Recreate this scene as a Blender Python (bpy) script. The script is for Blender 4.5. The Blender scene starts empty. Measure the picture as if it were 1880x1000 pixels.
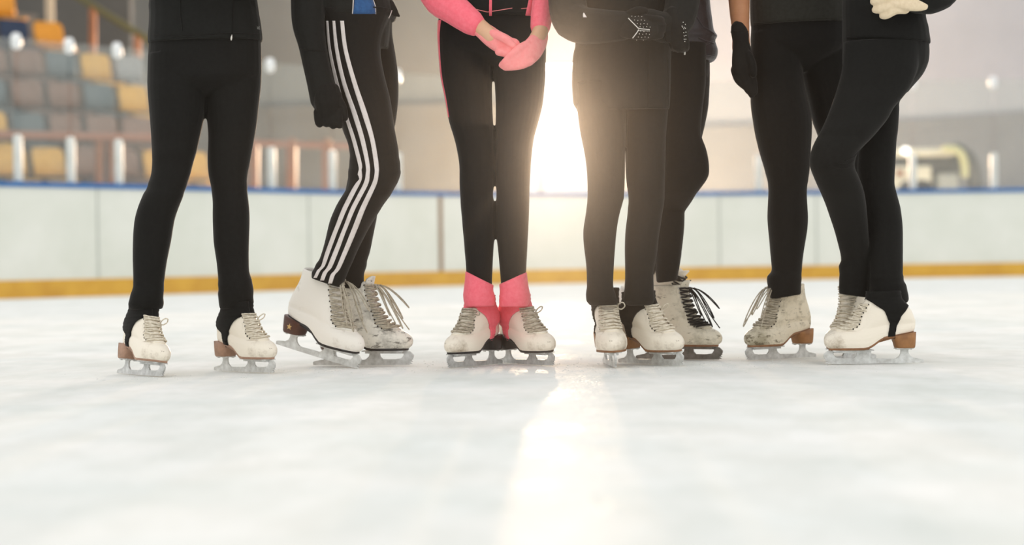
import bpy, bmesh, math, random
from mathutils import Vector, Matrix
from mathutils.bvhtree import BVHTree
random.seed(7)
S = bpy.context.scene
COL = S.collection
PI = math.pi
# ------------------------------------------------------------------ camera
F = 3600.0; CX, CY = 940.0, 500.0; H = 0.33
PITCH = 28.0 / F; ROLL = 26.0 / 1880
fw = Vector((0, math.cos(PITCH), -math.sin(PITCH)))
r0 = Vector((1, 0, 0)); u0 = Vector((0, math.sin(PITCH), math.cos(PITCH)))
rt = r0 * math.cos(ROLL) - u0 * math.sin(ROLL)
up = u0 * math.cos(ROLL) + r0 * math.sin(ROLL)
CAM = Vector((0, 0, H))
def ray(px, py):
    return (fw + rt * ((px - CX) / F) - up * ((py - CY) / F)).normalized()
def PT(px, py, Y):                       # the point of the place seen at a spot of the photo, Y metres away
    d = ray(px, py); return CAM + d * (Y / d.y)
def GR(px, py):                          # the point of the ice seen there
    d = ray(px, py); return CAM + d * (-H / d.z)
cam = bpy.data.cameras.new('camera'); camo = bpy.data.objects.new('camera', cam); COL.objects.link(camo)
camo.matrix_world = Matrix(((rt.x, up.x, -fw.x, 0), (rt.y, up.y, -fw.y, 0), (rt.z, up.z, -fw.z, H), (0, 0, 0, 1)))
cam.sensor_width = 36; cam.lens = 36 * F / 1880; cam.clip_start = 0.05; cam.clip_end = 300
cam.dof.use_dof = True; cam.dof.focus_distance = 5.78; cam.dof.aperture_fstop = 2.15
S.camera = camo
S.view_settings.view_transform = 'Standard'; S.view_settings.look = 'None'
S.view_settings.exposure = 0.0; S.view_settings.gamma = 1.0
S.view_settings.use_curve_mapping = False

# ------------------------------------------------------------------ materials
def lin(c):
    return tuple((v / 255 / 12.92) if v / 255 <= .04045 else ((v / 255 + .055) / 1.055) ** 2.4 for v in c) + (1,)
def mat(name, rgb, rough=.6, spec=.5, metal=0, sheen=0, sheen_r=.5, noise=0, nscale=40, rgb2=None, bump=0, bscale=400, stretch=None, emit=0, sss=0, lo=.35, hi=.65, detail=4, coat=0):
    m = bpy.data.materials.new(name); m.use_nodes = True
    nt = m.node_tree; b = nt.nodes['Principled BSDF']; L = nt.links.new
    b.inputs['Base Color'].default_value = lin(rgb); b.inputs['Roughness'].default_value = rough
    b.inputs['Specular IOR Level'].default_value = spec; b.inputs['Metallic'].default_value = metal
    b.inputs['Sheen Weight'].default_value = sheen; b.inputs['Sheen Roughness'].default_value = sheen_r
    b.inputs['Coat Weight'].default_value = coat
    if sss: b.inputs['Subsurface Weight'].default_value = sss; b.inputs['Subsurface Radius'].default_value = (.01, .004, .002)
    tc = nt.nodes.new('ShaderNodeTexCoord'); mp = nt.nodes.new('ShaderNodeMapping'); L(tc.outputs['Object'], mp.inputs['Vector'])
    if stretch: mp.inputs['Scale'].default_value = stretch
    if rgb2:
        n = nt.nodes.new('ShaderNodeTexNoise'); n.inputs['Scale'].default_value = nscale; n.inputs['Detail'].default_value = detail
        n.inputs['Roughness'].default_value = .65
        L(mp.outputs[0], n.inputs['Vector'])
        r = nt.nodes.new('ShaderNodeValToRGB'); r.color_ramp.elements[0].position = lo; r.color_ramp.elements[1].position = hi
        r.color_ramp.elements[0].color = lin(rgb2); r.color_ramp.elements[1].color = lin(rgb)
        L(n.outputs['Fac'], r.inputs['Fac']); L(r.outputs['Color'], b.inputs['Base Color'])
    if bump:
        n2 = nt.nodes.new('ShaderNodeTexNoise'); n2.inputs['Scale'].default_value = bscale; n2.inputs['Detail'].default_value = 3
        L(mp.outputs[0], n2.inputs['Vector'])
        bp = nt.nodes.new('ShaderNodeBump'); bp.inputs['Strength'].default_value = bump; bp.inputs['Distance'].default_value = .002
        L(n2.outputs['Fac'], bp.inputs['Height']); L(bp.outputs[0], b.inputs['Normal'])
    if emit:
        b.inputs['Emission Color'].default_value = lin(rgb); b.inputs['Emission Strength'].default_value = emit
    return m
def fabric(name, rgb, rgb2, sheen=.25):
    m = mat(name, rgb, rough=.85, spec=.25, sheen=sheen, sheen_r=.35, rgb2=rgb2, nscale=90, bump=.35, bscale=900)
    nt = m.node_tree; b = nt.nodes['Principled BSDF']
    b.inputs['Sheen Tint'].default_value = (1, .93, .85, 1)
    return m
M = {}
M['black'] = fabric('black_knit_fabric', (19, 19, 17), (14, 14, 12), .08)
M['black_jacket'] = fabric('black_jacket_fabric', (24, 25, 23), (19, 20, 18), .08)
M['brown_black'] = fabric('soft_black_fabric', (19, 18, 16), (14, 13, 12), .1)
M['charcoal'] = fabric('charcoal_cotton', (48, 47, 42), (40, 39, 34), .15)
M['purple'] = mat('dark_purple_nylon', (48, 40, 46), rough=.5, spec=.5, sheen=.2, rgb2=(38, 31, 36), nscale=30, bump=.5, bscale=60)
M['pink'] = fabric('bright_pink_fabric', (255, 124, 138), (250, 110, 126), .2)
M['pink_glove'] = fabric('pale_pink_glove_knit', (255, 160, 158), (252, 148, 147), .2)
M['blue'] = fabric('blue_fabric', (48, 94, 146), (40, 80, 128))
M['white_stripe'] = fabric('white_stripe_fabric', (232, 224, 220), (222, 212, 206), .1)
M['cream_glove'] = fabric('cream_glove_knit', (234, 216, 186), (224, 204, 172), .2)
M['skin'] = mat('skin', (222, 176, 142), rough=.5, spec=.4, sss=.15, rgb2=(212, 164, 130), nscale=20)
M['skin_tan'] = mat('tanned_skin', (198, 140, 100), rough=.5, spec=.4, sss=.12, rgb2=(186, 126, 88), nscale=20)
M['hair'] = mat('brown_hair', (70, 48, 34), rough=.5, rgb2=(50, 34, 24), nscale=60, stretch=(8, 8, 1), bump=.5)
M['eye'] = mat('eye_surface', (235, 232, 228), rough=.2, rgb2=(225, 222, 218))
M['metal'] = mat('zip_metal', (220, 215, 205), rough=.25, metal=1, rgb2=(200, 196, 188))
def leather(name, base, dirt, lo, hi, toe):
    m = bpy.data.materials.new(name); m.use_nodes = True; nt = m.node_tree; b = nt.nodes['Principled BSDF']; L = nt.links.new
    tc = nt.nodes.new('ShaderNodeTexCoord')
    def noise(sc, det, stretch=None, ro=.6):
        mp = nt.nodes.new('ShaderNodeMapping'); L(tc.outputs['Object'], mp.inputs['Vector'])
        if stretch: mp.inputs['Scale'].default_value = stretch
        n = nt.nodes.new('ShaderNodeTexNoise'); n.inputs['Scale'].default_value = sc; n.inputs['Detail'].default_value = det; n.inputs['Roughness'].default_value = ro
        L(mp.outputs[0], n.inputs['Vector']); return n
    n1 = noise(16, 6, None, .7); n2 = noise(26, 6, (1, 2.2, 3.0), .75)
    sx = nt.nodes.new('ShaderNodeSeparateXYZ'); L(tc.outputs['Object'], sx.inputs[0])
    # scuffs gather at the toe cap
    mr = nt.nodes.new('ShaderNodeMapRange'); mr.inputs['From Min'].default_value = .06; mr.inputs['From Max'].default_value = .175
    mr.inputs['To Min'].default_value = 0; mr.inputs['To Max'].default_value = toe; L(sx.outputs['X'], mr.inputs['Value'])
    ad = nt.nodes.new('ShaderNodeMath'); ad.operation = 'ADD'; L(n1.outputs['Fac'], ad.inputs[0]); L(mr.outputs[0], ad.inputs[1])
    r = nt.nodes.new('ShaderNodeValToRGB'); r.color_ramp.elements[0].position = lo; r.color_ramp.elements[1].position = hi
    r.color_ramp.elements[0].color = lin(base); r.color_ramp.elements[1].color = lin(tuple(int(.55 * a + .45 * c) for a, c in zip(base, dirt)))
    L(ad.outputs[0], r.inputs['Fac'])
    ad2 = nt.nodes.new('ShaderNodeMath'); ad2.operation = 'MULTIPLY_ADD'; ad2.inputs[1].default_value = .55; L(mr.outputs[0], ad2.inputs[0]); L(n2.outputs['Fac'], ad2.inputs[2])
    r2 = nt.nodes.new('ShaderNodeValToRGB'); r2.color_ramp.elements[0].position = lo + .1; r2.color_ramp.elements[1].position = lo + .17
    r2.color_ramp.elements[0].color = (0, 0, 0, 1); r2.color_ramp.elements[1].color = (.85, .85, .85, 1)
    L(ad2.outputs[0], r2.inputs['Fac'])
    mx = nt.nodes.new('ShaderNodeMix'); mx.data_type = 'RGBA'
    L(r2.outputs['Color'], mx.inputs['Factor']); L(r.outputs['Color'], mx.inputs[6]); mx.inputs[7].default_value = lin(dirt)
    L(mx.outputs[2], b.inputs['Base Color'])
    b.inputs['Roughness'].default_value = .42; b.inputs['Specular IOR Level'].default_value = .45
    bp = nt.nodes.new('ShaderNodeBump'); bp.inputs['Strength'].default_value = .35; bp.inputs['Distance'].default_value = .002
    L(n2.outputs['Fac'], bp.inputs['Height']); L(bp.outputs[0], b.inputs['Normal'])
    return m
M['leather_clean'] = leather('cream_leather', (246, 237, 220), (120, 100, 74), .58, .80, .16)
M['leather_white'] = leather('white_leather', (248, 243, 233), (128, 106, 82), .60, .85, .14)
M['leather_worn'] = leather('worn_cream_leather', (228, 219, 198), (110, 100, 76), .50, .70, .09)
M['leather_scuffed'] = leather('scuffed_cream_leather', (228, 219, 198), (100, 88, 62), .47, .68, .15)
M['leather_grey'] = leather('scuffed_white_leather', (238, 234, 222), (92, 86, 76), .46, .66, .06)
M['sole_black'] = mat('black_sole', (36, 28, 24), rough=.45, rgb2=(26, 20, 18))
M['sole_tan'] = mat('tan_sole', (150, 104, 66), rough=.5, rgb2=(120, 82, 50), nscale=30)
M['heel_brown'] = mat('dark_brown_heel', (92, 54, 38), rough=.4, rgb2=(76, 44, 30), stretch=(1, 1, 12))
M['heel_tan'] = mat('tan_leather_heel', (164, 114, 66), rough=.45, rgb2=(138, 94, 54), nscale=25)
M['heel_black'] = mat('black_heel', (44, 34, 30), rough=.45, rgb2=(34, 26, 22))
M['heel_pinkish'] = mat('faded_tan_heel', (178, 140, 116), rough=.5, rgb2=(150, 116, 94), nscale=30)
M['lace'] = mat('dirty_lace', (206, 197, 178), rough=.9, rgb2=(164, 153, 134), nscale=120, bump=.5, bscale=900)
M['lace_white'] = mat('cream_lace', (240, 232, 214), rough=.9, rgb2=(206, 194, 172), nscale=120, bump=.5, bscale=900)
M['lace_black'] = mat('black_lace', (30, 26, 24), rough=.8, rgb2=(20, 18, 16))
M['eyelet'] = mat('dark_eyelet_metal', (46, 40, 34), rough=.4, metal=.4, rgb2=(34, 30, 26))
M['hook'] = mat('silver_hook', (225, 222, 215), rough=.3, metal=.7, rgb2=(205, 202, 195))
M['blade'] = mat('frosted_blade_steel', (226, 227, 226), rough=.4, metal=.35, rgb2=(178, 178, 175), nscale=45, lo=.3, hi=.7, bump=.4, bscale=300)
M['blade_white'] = mat('frosty_white_blade', (238, 240, 238), rough=.5, metal=.15, rgb2=(192, 192, 188), nscale=45, lo=.3, hi=.7, bump=.5, bscale=300)
M['blade_dark'] = mat('dark_blade_steel', (150, 146, 140), rough=.35, metal=.6, rgb2=(108, 104, 98), nscale=45, lo=.3, hi=.7)
M['gold'] = mat('gold_emblem', (225, 190, 130), rough=.35, metal=.3, rgb2=(210, 172, 110))
M['crystal'] = mat('rhinestone', (250, 246, 238), rough=.1, spec=1, coat=1, emit=0, rgb2=(236, 230, 222))
M['snow'] = mat('shaved_ice', (240, 240, 236), rough=.7, rgb2=(226, 227, 224), nscale=80, bump=.6, bscale=300)

# ------------------------------------------------------------------ object helpers
def ob(name, verts, faces, m, parent=None, smooth=True):
    me = bpy.data.meshes.new(name); me.from_pydata([tuple(v) for v in verts], [], faces); me.validate(); me.update()
    bm = bmesh.new(); bm.from_mesh(me); bmesh.ops.recalc_face_normals(bm, faces=bm.faces); bm.to_mesh(me); bm.free()
    o = bpy.data.objects.new(name, me); COL.objects.link(o); me.materials.append(m)
    for p in me.polygons: p.use_smooth = smooth
    if parent: o.parent = parent
    return o
def empty(name, loc, rz=0):
    o = bpy.data.objects.new(name, None); COL.objects.link(o); o.location = loc; o.rotation_euler = (0, 0, rz); o.empty_display_size = .1; return o
def tag(o, label=None, cat=None, group=None, kind=None):
    if label: o['label'] = label
    if cat: o['category'] = cat
    if group: o['group'] = group
    if kind: o['kind'] = kind
    return o
class MB:
    def __init__(s): s.v = []; s.f = []
    def add(s, vf):
        n = len(s.v); s.v += [Vector(a) for a in vf[0]]; s.f += [tuple(i + n for i in q) for q in vf[1]]; return s
    def box(s, x0, x1, y0, y1, z0, z1, M4=None):
        v = [Vector((x, y, z)) for x in (x0, x1) for y in (y0, y1) for z in (z0, z1)]
        if M4: v = [M4 @ a for a in v]
        return s.add((v, [(0, 1, 3, 2), (4, 6, 7, 5), (0, 4, 5, 1), (2, 3, 7, 6), (0, 2, 6, 4), (1, 5, 7, 3)]))
    def build(s, name, m, parent=None, smooth=False): return ob(name, s.v, s.f, m, parent, smooth)
def loft(rings, cap=True):
    n = len(rings[0]); v = [p for r in rings for p in r]; f = []
    for i in range(len(rings) - 1):
        for j in range(n):
            k = (j + 1) % n; f.append((i * n + j, i * n + k, (i + 1) * n + k, (i + 1) * n + j))
    if cap:
        f.append(tuple(range(n))[::-1]); f.append(tuple((len(rings) - 1) * n + j for j in range(n)))
    return v, f
def crom(p, t):                           # smooth interpolation of a list of tuples at t in [0, len-1]
    i = min(int(t), len(p) - 2); u = t - i
    a = p[max(i - 1, 0)]; b = p[i]; c = p[i + 1]; d = p[min(i + 2, len(p) - 1)]
    return tuple(.5 * (2 * b[k] + (c[k] - a[k]) * u + (2 * a[k] - 5 * b[k] + 4 * c[k] - d[k]) * u * u + (3 * b[k] - a[k] - 3 * c[k] + d[k]) * u ** 3) for k in range(len(b)))
def tube(pts, n=14, sub=4, flat=1.0, ends=True):   # pts: (x, y, z, r) control points
    P = [crom(pts, i / sub) for i in range((len(pts) - 1) * sub + 1)]
    C = [Vector(p[:3]) for p in P]; R = [max(p[3], 1e-5) for p in P]
    rings = []; nrm = None
    for i, c in enumerate(C):
        t = (C[min(i + 1, len(C) - 1)] - C[max(i - 1, 0)]).normalized()
        if nrm is None:
            nrm = t.orthogonal().normalized()
        nrm = (nrm - t * nrm.dot(t)).normalized(); b = t.cross(nrm)
        rings.append((c, t, nrm, b, R[i]))
    out = []
    def ring(c, nr, b, r): return [c + nr * math.cos(a) * r + b * math.sin(a) * r * flat for a in (2 * PI * k / n for k in range(n))]
    if ends:
        c, t, nr, b, r = rings[0]
        for s in (.95, .6): out.append(ring(c - t * r * s, nr, b, r * math.sqrt(1 - s * s)))
    for c, t, nr, b, r in rings: out.append(ring(c, nr, b, r))
    if ends:
        c, t, nr, b, r = rings[-1]
        for s in (.6, .95): out.append(ring(c + t * r * s, nr, b, r * math.sqrt(1 - s * s)))
    return loft(out)
def ptube(pp, **k):                        # pp: (px, py, Y, r in metres)
    return tube([tuple(PT(a, b, c)) + (r,) for a, b, c, r in pp], **k)
def rows(rw, Y=None, k=1.0, wr=(), step=6, n=28, shrink=1.0):
    """limb or torso measured from its outline: rows (y, x_left, x_right[, Y[, depth ratio[, tilt]]]), each an upright slice with real depth"""
    R = []
    for r in rw:
        r = list(r)
        if len(r) < 4: r.append(Y)
        if len(r) < 5: r.append(k)
        if len(r) < 6: r.append(0.0)
        R.append(tuple(r))
    ys = []
    for i in range(len(R) - 1):
        m = max(1, int(abs(R[i + 1][0] - R[i][0]) / step))
        ys += [i + j / m for j in range(m)]
    ys.append(len(R) - 1)
    rings = []
    for t in ys:
        y, xl, xr, YY, kk, tl = crom(R, t)
        for (w0, w1, amp, per) in wr:
            if w0 < y < w1:
                e = math.sin(PI * (y - w0) / (w1 - w0)) ** .5
                xl -= amp * e * (math.sin(2 * PI * y / per) * .6 + .4 * math.sin(2 * PI * y / per * 1.7 + 1))
                xr += amp * e * (math.sin(2 * PI * y / per * 1.13 + 2) * .6 + .4 * math.sin(2 * PI * y / per * 1.9))
        cx = (xl + xr) / 2; hw = max((xr - xl) / 2, .5) * shrink
        c = PT(cx, y, YY); w = hw * YY / F
        ring = []
        for j in range(n):
            a = 2 * PI * j / n; ca, sa = math.cos(a), math.sin(a)
            q = 2.25
            ca = math.copysign(abs(ca) ** (2 / q), ca); sa = math.copysign(abs(sa) ** (2 / q), sa)
            ring.append(c + Vector((w * ca, w * kk * sa, -tl * w * ca + .0138 * w * ca)))
        rings.append(ring)
    return loft(rings)
def remesh(parts, name, m, parent=None, voxel=.0045, smooth=3):
    b = MB()
    for p in parts: b.add(p)
    o = b.build(name, m, parent, True)
    md = o.modifiers.new('r', 'REMESH'); md.mode = 'VOXEL'; md.voxel_size = voxel; md.use_smooth_shade = True
    if smooth: sm = o.modifiers.new('s', 'SMOOTH'); sm.factor = .5; sm.iterations = smooth
    dg = bpy.context.evaluated_depsgraph_get()
    me = bpy.data.meshes.new_from_object(o.evaluated_get(dg)); old = o.data
    o.modifiers.clear(); o.data = me; me.name = name; bpy.data.meshes.remove(old)
    if not me.materials: me.materials.append(m)
    for p in me.polygons: p.use_smooth = True
    return o
def bvh(o):
    me = o.data; mw = o.matrix_world
    return BVHTree.FromPolygons([mw @ v.co for v in me.vertices], [tuple(p.vertices) for p in me.polygons])
def hit(B, px, py, off=.0012):
    p, n, i, d = B.ray_cast(CAM, ray(px, py))
    if p is None: return None
    if n.dot(ray(px, py)) > 0: n = -n
    return p + n * off
def stripe(B, name, rw, m, parent, off=.0012, step=3, cols=4, thick=.0008):
    """a sewn-on strip lying on the cloth: rows (y, xl, xr)"""
    pts = []
    for i in range(len(rw) - 1):
        k = max(1, int(abs(rw[i + 1][0] - rw[i][0]) / step))
        for j in range(k): pts.append(crom(rw, i + j / k))
    pts.append(rw[-1]); V = []; ok = []
    for (y, a, b) in pts:
        row = [hit(B, a + (b - a) * c / cols, y, off) for c in range(cols + 1)]
        if any(q is None for q in row): continue
        V.append(row)
    v = [q for r in V for q in r]; f = []
    c1 = cols + 1
    for i in range(len(V) - 1):
        for c in range(cols): f.append((i * c1 + c, i * c1 + c + 1, (i + 1) * c1 + c + 1, (i + 1) * c1 + c))
    if not f: return None
    o = ob(name, v, f, m, parent)
    s = o.modifiers.new('s', 'SOLIDIFY'); s.thickness = thick; s.offset = 0
    return o
def seam(B, name, pl, m, parent, r=.0012, off=.0005, sub=6):
    pts = []
    for i in range(len(pl) - 1):
        for j in range(sub):
            u = j / sub; q = hit(B, pl[i][0] * (1 - u) + pl[i + 1][0] * u, pl[i][1] * (1 - u) + pl[i + 1][1] * u, off)
            if q: pts.append(tuple(q) + (r,))
    q = hit(B, *pl[-1], off)
    if q: pts.append(tuple(q) + (r,))
    if len(pts) < 2: return None
    return ob(name, *tube(pts, n=6, sub=1), m, parent)

# ------------------------------------------------------------------ the ice skate (toe along +x, origin on the ice)
KEY = [(.047, -.095, .158, 0), (.055, -.097, .168, 0), (.068, -.099, .172, 0), (.080, -.100, .168, 0), (.090, -.101, .158, .05), (.097, -.101, .143, .1),
       (.104, -.101, .126, .15), (.115, -.101, .107, .25), (.130, -.099, .090, .45), (.150, -.092, .076, .75), (.170, -.083, .066, 1), (.190, -.073, .059, 1), (.212, -.066, .055, 1), (.235, -.063, .054, 1)]
def sec(z):
    z = min(max(z, .047), .2349)
    for i in range(len(KEY) - 1):
        if KEY[i][0] <= z <= KEY[i + 1][0]:
            t = i + (z - KEY[i][0]) / (KEY[i + 1][0] - KEY[i][0]); return crom(KEY, t)
def pl(x, xs):
    if x <= xs[0][0]: return xs[0][1]
    for a, b in zip(xs, xs[1:]):
        if x <= b[0]: return a[1] + (b[1] - a[1]) * (x - a[0]) / (b[0] - a[0])
    return xs[-1][1]
def lift(x, z):
    u = min(max((.06 - x) / .075, 0), 1); u = u * u * (3 - 2 * u)
    return (.035 * u + .013 * min(max((-.02 - x) / .08, 0), 1)) * max(0, 1 - (z - .047) / .085)
SHR = 0.0
def SP(th, z, off=0.0):                   # point of the boot's surface; th 0 = toe side, pi = heel side
    _, xb, xf, b = sec(z)
    c, s = math.cos(th), math.sin(th)
    cc = math.copysign(abs(c) ** .92, c); x = xb + (xf - xb) * (1 + cc) / 2; u = (x - xb) / (xf - xb)
    wl = pl(u, [(0, .031), (.25, .032), (.45, .034), (.7, .047), (.85, .045), (1, .038)])
    wt = pl(z, [(.10, .040), (.13, .038), (.15, .036), (.17, .035), (.20, .039), (.235, .043)])
    dome = pl(z, [(.047, .92), (.06, 1), (.075, 1), (.088, .93), (.097, .82), (.104, .72)])
    w = (wl * dome) * (1 - b) + wt * b
    y = w * math.copysign(abs(s) ** .8, s)
    if SHR and z > .158:
        q = 1 - SHR * min(1, (z - .158) / .035); x = -.008 + (x + .008) * q; y *= q
    p = Vector((x, y, z + lift(x, z)))
    if off:
        e = Vector((x - (xb + xf) / 2, y * 3, 0))
        up_ = .9 if (z < .15 and x > .03) else 0
        d = Vector((c * .9, math.copysign(abs(s) ** .8, s), up_ * max(0, math.cos(th)))).normalized()
        p += d * off
    return p
def th_of(x, z):
    _, xb, xf, b = sec(z); v = (x - xb) / (xf - xb) * 2 - 1
    v = max(-1, min(1, v)); v = math.copysign(abs(v) ** (1 / .92), v); return math.acos(v)
ZTOP = .232
def skate(parent, gx, gy, heading, leather_m, sole_m, heel_m, lace_m, blade_m, label=None, scale=1.0, pitch=0.0, pivot=.15, roll=0.0, shr=.17, cover=None, bow=False, hooks=False, full=True, emblem=False, opening=.62):
    """gx, gy: pixel of the blade's middle on the ice (or the toe pick when pitched)"""
    global SHR
    NT, NZ = 56, 46; SHR = shr if cover else 0
    ZTP = .192 if cover else ZTOP
    rings = []
    for i in range(NZ):
        z = .047 + (ZTP - .047) * (i / (NZ - 1)) ** 1.15
        rings.append([SP(2 * PI * j / NT - PI, z) for j in range(NT)])
    # rounded collar edge turning inwards
    last = rings[-1]; cen = sum(last, Vector()) / NT
    rings.append([p + (cen - p) * .06 + Vector((0, 0, .003)) for p in last]); rings.append([p + (cen - p) * .14 - Vector((0, 0, .002)) for p in last])
    rings.append([p + (cen - p) * .2 - Vector((0, 0, .03)) for p in last])
    v, f = loft(rings)
    root = ob('ice_skate', v, f, leather_m, parent)
    if label: root['label'] = label
    # sole
    b = MB(); bot = [SP(2 * PI * j / NT - PI, .047) for j in range(NT)]
    cb = Vector((.03, 0, 0))
    def grow(p, k, dz): q = p - cb; return Vector((cb.x + q.x * (1 + k * .6), q.y * (1 + k * 2), p.z + dz))
    b.add(loft([[grow(p, .0, .003) for p in bot], [grow(p, .012, .002) for p in bot], [grow(p, .013, -.003) for p in bot], [grow(p, .0, -.0045) for p in bot]]))
    b.build('sole', sole_m, root, True)
    # heel block
    hr = []
    for k, (z, x0, x1, w) in enumerate([(.046, -.096, -.040, .025), (.05, -.098, -.038, .027), (.062, -.099, -.035, .0285), (.075, -.100, -.030, .0295), (None, -.101, -.022, .0305)]):
        r = []
        for j in range(28):
            a = 2 * PI * j / 28; c, s = math.cos(a), math.sin(a)
            c = math.copysign(abs(c) ** .6, c); s = math.copysign(abs(s) ** .6, s)
            x = (x0 + x1) / 2 + (x1 - x0) / 2 * c
            zz = z if z else .047 + lift(x, .047) - .002
            zz = min(zz, .047 + lift(x, .047) - .002)
            r.append(Vector((x, w * s, zz)))
        hr.append(r)
    heel = ob('heel', *loft(hr), heel_m, root)
    if emblem:
        q = []
        for k in range(10):
            a = PI / 2 + k * PI / 5; r = .009 if k % 2 == 0 else .004
            q.append(Vector((-.066 + r * math.cos(a), -.0305, .066 + r * math.sin(a))))
        q2 = [p + Vector((0, .003, 0)) for p in q]
        ob('heel_emblem', *loft([q, q2]), M['gold'], root, False)
    # blade
    t = .0022; b = MB()
    def ext(poly, th=t):
        n = len(poly); vv = [Vector((x, -th, z)) for x, z in poly] + [Vector((x, th, z)) for x, z in poly]
        ff = [tuple(range(n)), tuple(range(2 * n - 1, n - 1, -1))] + [(j, j + n, (j + 1) % n + n, (j + 1) % n) for j in range(n)]
        b.add((vv, ff))
    xs = [-.125, -.12, -.10, -.07, -.03, .01, .05, .09, .12, .14, .155, .162]
    def zb(x): return .0008 + max(0, x - .03) ** 2 * .10 + max(0, -x - .05) ** 2 * .12
    def zt(x): return pl(x, [(-.125, .010), (-.115, .0145), (-.08, .018), (-.03, .0145), (.03, .016), (.07, .018), (.12, .018), (.162, .024)])
    for a, c in zip(xs, xs[1:]): ext([(a, zb(a)), (c, zb(c)), (c, zt(c)), (a, zt(a))])
    def stan(pr):          # pr: (z, x0, x1)
        for a, c in zip(pr, pr[1:]): ext([(a[1], a[0]), (a[2], a[0]), (c[2], c[0]), (c[1], c[0])], .0026)
    stan([(.012, -.105, -.035), (.018, -.092, -.046), (.024, -.083, -.053), (.032, -.079, -.056), (.040, -.079, -.056), (.0445, -.084, -.050)])
    stan([(.012, .022, .092), (.019, .035, .083), (.026, .043, .076), (.034, .045, .075), (.0405, .038, .082)])
    stan([(.014, .128, .167), (.022, .140, .173), (.030, .146, .1745), (.036, .144, .168), (.0405, .136, .163)])
    for k in range(4):     # toe pick teeth
        z0 = .004 + k * .0062; ext([(.160, z0), (.171 + .0018 * min(k, 2), z0 + .001), (.163, z0 + .0062)], .0024)
    b.box(.028, .150, -.021, .021, .0395, .0425); b.box(.035, .145, -.012, .012, .034, .0398)
    b.box(-.092, -.040, -.018, .018, .0435, .0465)
    for sx in (-.084, -.048):
        for sy in (-.013, .013): b.box(sx - .003, sx + .003, sy - .003, sy + .003, .041, .0437)
    b.build('blade', blade_m, root, False)
    # lacing: facings, eyelets, laces, tongue
    zt0 = [.103, .109, .117, .127, .139, .152, .166, .181, .196, .211, .225]
    if not full: zt0 = zt0[:8]
    if cover: zt0 = zt0[:7] + [.176]
    def fth(z): return pl(z, [(.100, .75), (.112, .80), (.13, .62), (.15, .56), (.18, opening - .06), (.235, opening)])
    for s in (-1, 1):      # facing strips along the opening
        V = []; zz = [.099 + (ZTP - .001 - .099) * i / 26 for i in range(27)]
        for z in zz:
            a = fth(z)
            for k in range(5): V.append(SP(s * (a - .10 + .42 * k / 4), z, .0016 + (.0006 if 0 < k < 4 else -.0012)))
        fq = [(i * 5 + k, i * 5 + k + 1, (i + 1) * 5 + k + 1, (i + 1) * 5 + k) for i in range(26) for k in range(4)]
        ob('eyelet_facing', V, fq, leather_m, root)
    V = []                 # padded tongue
    zz = [.100 + ((.192 if cover else .250) - .100) * i / 24 for i in range(25)]
    for z in zz:
        for k in range(9):
            u = -1 + k / 4; a = fth(min(z, .232)) * .98
            p = SP(u * a, min(z, .232), .001 + .003 * (1 - u * u))
            if z > .232: p += Vector((.004 * (z - .232) / .018, 0, (z - .232) * (1 - .5 * u * u)))
            V.append(p)
    fq = [(i * 9 + k, i * 9 + k + 1, (i + 1) * 9 + k + 1, (i + 1) * 9 + k) for i in range(24) for k in range(8)]
    tg = ob('tongue', V, fq, leather_m, root); sm = tg.modifiers.new('s', 'SOLIDIFY'); sm.thickness = .004; sm.offset = -1
    lc = MB()
    def T(z): return fth(z) + .06
    for i, z in enumerate(zt0):
        for s in (-1, 1):
            p = SP(s * (T(z) + .05), z, .0026); q = SP(s * (T(z) + .05), z, .0046)
            hk = hooks and i >= 7
            ob('lace_hook' if hk else 'eyelet', *tube([tuple(p) + (.0032 if hk else .0024,), tuple(q) + (.0036 if hk else .0022,)], n=8, sub=1, ends=False), M['hook'] if hk else M['eyelet'], root)
    for i in range(len(zt0)):
        z = zt0[i]; z2 = zt0[min(i + 1, len(zt0) - 1)]
        for s in (-1, 1):
            pts = []
            for k in range(9):
                u = k / 8; a = s * T(z) * (1 - 2 * u); zz_ = z + (z2 - z) * .6 * u * (1 if i < len(zt0) - 1 else 0) + random.uniform(-.0012, .0012)
                p = SP(a, zz_, .0045 + .0042 * math.sin(PI * u) + (.0015 if s > 0 else 0)); pts.append(tuple(p) + (.0026,))
            lc.add(tube(pts, n=6, sub=2))
    if bow:
        z = zt0[-1] if full else zt0[-1]
        b0 = SP(0, z, .012)
        for s, L_, dx in ((-1, .085, .030), (1, .095, .045), (-1, .12, .06), (1, .065, .075)):
            pts = []
            for k in range(13):
                u = k / 12; q = 2 * PI * u
                drop = L_ * (1 - math.cos(q)) / 2
                p = b0 + Vector((dx * math.sin(q / 2) * .9 + drop * .28, s * (.012 + .018 * math.sin(q / 2)) + s * .006 * math.sin(q), -drop))
                pts.append(tuple(p) + (.0018,))
            lc.add(tube(pts, n=6, sub=2))
        for s, L_ in ((-1, .11), (1, .13)):
            pts = [tuple(b0 + Vector((.010 + .55 * u * L_ , s * (.012 + .028 * u), -L_ * u * 1.0 + .004 * math.sin(8 * u)))) + (.0018,) for u in (0, .25, .5, .75, 1)]
            lc.add(tube(pts, n=6, sub=3))
    else:
        b0 = SP(.3, zt0[-2], .006)
        pts = [tuple(b0 + Vector((.012 * math.sin(q), .02 + .010 * math.cos(q), .010 * math.sin(q)))) + (.0018,) for q in (0, 1, 2, 3, 4, 5, 6)]
        lc.add(tube(pts, n=6, sub=2))
    lc.build('laces', lace_m, root, True)
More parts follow.
